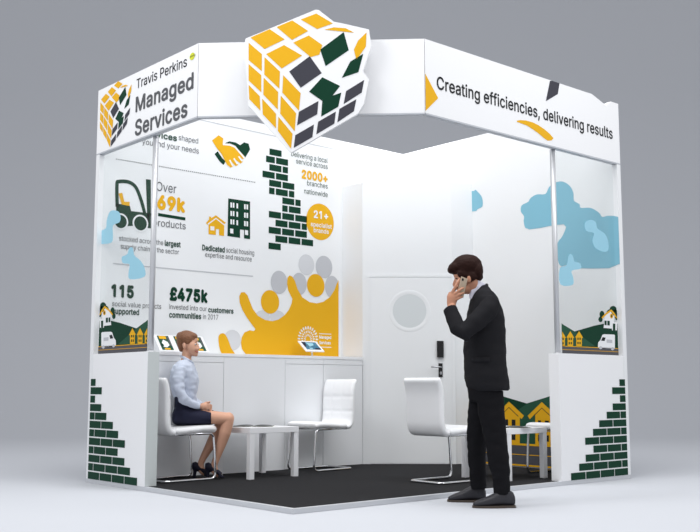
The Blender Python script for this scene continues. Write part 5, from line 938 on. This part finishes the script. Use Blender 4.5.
# shirt
def secw(y, l, r, ry, dy=0): a, b = w(l, y), w(r, y); return ((a.x+b.x)/2, dy, (a.z+b.z)/2, (b.x-a.x)/2, ry)
bm = bmesh.new()
loft(bm, [secw(406, 176, 198, .125), secw(400, 175, 196.3, .12), secw(394, 173, 196.5, .125), secw(386, 171, 198, .14), secw(378, 170, 198.6, .15), (secw(371, 171.2, 196.7, .165)), secw(366, 173.8, 194.5, .16), secw(362.8, 177, 192.5, .12), secw(360, 180, 191.5, .07)], 32, 2.2)
tube(bm, [w(180.5, 367.5, -.15), w(178.8, 378, -.18), w(179.3, 390, -.20), w(183.2, 399, -.195), w(191, 403.8, -.15), w(199.3, 406.2, -.11)], [.05, .055, .048, .045, .038, .030], 16)
tube(bm, [w(184, 368, .15), w(185, 380, .18), w(187, 395, .18), w(195, 402, .10), w(202, 405.3, .045)], [.05, .052, .044, .036, .030], 16)
sh = link_mesh('shirt', fuse(bm, .006, 3, .008, 18), 'shirtb', wom, smooth=True, local=True)
bm = bmesh.new()
for s in (-1, 1): tube(bm, [w(181.2, 356.4, s*.02), w(183.5, 357.5, s*.055), w(188.5, 360.5, s*.06), w(192.5, 363.2, s*.028), w(194, 366, s*.03)], [.012, .015, .017, .015, .006], 10, flat=.5)
tube(bm, [w(181.2, 356.4, -.02), w(181, 356.2, 0), w(181.2, 356.4, .02)], .012, 10)
link_mesh('collar', fuse(bm, .005, 2), 'shirtb', sh, smooth=True, local=True)
# skirt
bm = bmesh.new()
def rx(px, yt, yb, ry, e=0): a, b = w(px, yt), w(px, yb); return (a.x, e, (a.z+b.z)/2, ry, (a.z-b.z)/2)
loftx(bm, [rx(174.6, 410, 424, .12), rx(178, 404, 425.5, .165), rx(186, 403.5, 426, .18), rx(196, 408, 426, .175), rx(205, 409.5, 425.5, .165), rx(213, 410.3, 424.4, .14)], 32, 2.3)
loft(bm, [secw(416, 174.8, 196, .16), secw(405, 174.8, 197, .135), secw(397.5, 174.6, 188, .122), secw(396.5, 175.2, 186, .115)], 32, 2.2)
link_mesh('skirt', fuse(bm, .006, 3, .004, 12), 'navy', wom, smooth=True, local=True)
# pumps
def pump(pxh, pxt, pyb, dy):
    a = w(pxh, pyb, dy); b = w(pxt, pyb, dy); L = b.x-a.x
    bm = bmesh.new()
    # sole line: high heel, dropping to the ball
    prof = [(0, .105, .020, .030), (.03, .105, .030, .040), (.07, .085, .034, .036), (.11, .058, .036, .027), (.15, .032, .040, .021), (L-.05, .024, .040, .018), (L-.02, .018, .028, .012), (L, .014, .010, .006)]
    loftx(bm, [(a.x+x, dy, z+.003, ry, rz) for x, z, ry, rz in prof], 20)
    tube(bm, [(a.x+.018, dy, .002), (a.x+.024, dy, .05), (a.x+.03, dy, .10)], [.014, .016, .024], 14)
    return link_mesh('court_shoe', fuse(bm, .004, 2), 'pump', wom, smooth=True, local=True)
pump(205, 224, 480, -.01); pump(192, 210, 478.5, .07)
# hair with a low roll at the back
bm = bmesh.new()
ell(bm, w(187, 338.8, 0), (.094, .083, .076), (0, math.radians(10), 0)); ell(bm, w(181.5, 341, 0), (.045, .068, .075)); ell(bm, w(181.5, 346.5, 0), (.03, .055, .05)); ell(bm, w(193.5, 336, 0), (.04, .062, .03), (0, math.radians(30), 0))
ell(bm, w(179.7, 337, 0), (.032, .045, .045)); ell(bm, w(187.5, 341, -.066), (.028, .014, .03), (0, math.radians(20), 0)); ell(bm, w(187.5, 341, .064), (.028, .014, .03))
link_mesh('hair', fuse(bm, .0055, 6, .0015, 60), 'hairl', wom, smooth=True, local=True)
for s in (-1, 1):
    yy = -.026+s*.030; px_ = 196.5+s*.9
    bm = bmesh.new(); ell(bm, w(px_, 344.2, yy), (.010, .012, .006)); e = link_mesh('eye', bm, 'eyew', wom, smooth=True, local=True)
    bm = bmesh.new(); ell(bm, w(px_+.75, 344.2, yy-.003), (.005, .006, .0052)); link_mesh('iris', bm, 'iris', e, smooth=True, local=True)
    bm = bmesh.new(); tube(bm, [w(px_+1.1, 342.3, yy-s*.014), w(px_+1.0, 341.8, yy), w(px_+s*.6, 342.3, yy+s*.016)], [.003, .0038, .0025], 8); link_mesh('eyebrow', bm, 'hairl', wom, smooth=True, local=True)
bm = bmesh.new(); tube(bm, [w(194.6, 350.9, -.056), w(196.5, 351.8, -.050), w(197.8, 352.0, -.034), w(197.6, 351.8, -.01), w(196.6, 351, .008)], [.003, .005, .0065, .005, .003], 8); link_mesh('lips', bm, 'lips', wom, smooth=True, local=True)
bm = bmesh.new(); tube(bm, [w(210.8, 402.9, -.055), w(213, 403.3, -.075)], .008, 10); box(bm, w(210.5, 405, -.07)-Vector((.012, .01, .01)), w(210.5, 405, -.07)+Vector((.012, .01, .01)))
bm.free()

# ------------------------------------------------------------------ light
def area(name, loc, target, size, power, col=(1, 1, 1), sy=None):
    l = bpy.data.lights.new(name, 'AREA'); l.energy = power; l.color = col; l.size = size
    if sy: l.shape = 'RECTANGLE'; l.size_y = sy
    o = bpy.data.objects.new(name, l); C.objects.link(o); o.location = loc
    o.rotation_euler = (Vector(target)-Vector(loc)).to_track_quat('-Z', 'Y').to_euler()
    return o
area('overhead_softbox', (.5, -.4, 9.0), (1.7, 1.2, 0), 4.5, 470)
area('left_softbox', (-4.0, 1.2, 5.6), (0, 2.0, 3.0), 2.4, 150)
area('right_softbox', (2.8, -4.2, 5.6), (2.8, 0, 2.8), 2.4, 125)
area('storeroom_uplight', (3.45, 2.45, 3.16), (3.7, 2.7, 3.5), .5, 14)
wd = bpy.data.worlds.new('studio_world'); bpy.context.scene.world = wd; wd.use_nodes = True
bg = wd.node_tree.nodes['Background']; bg.inputs[0].default_value = (.97, .975, 1.0, 1); bg.inputs[1].default_value = .61
sc = bpy.context.scene
sc.view_settings.view_transform = 'Standard'; sc.view_settings.look = 'None'; sc.view_settings.gamma = 1; sc.view_settings.use_curve_mapping = False
sc.view_settings.exposure = 0
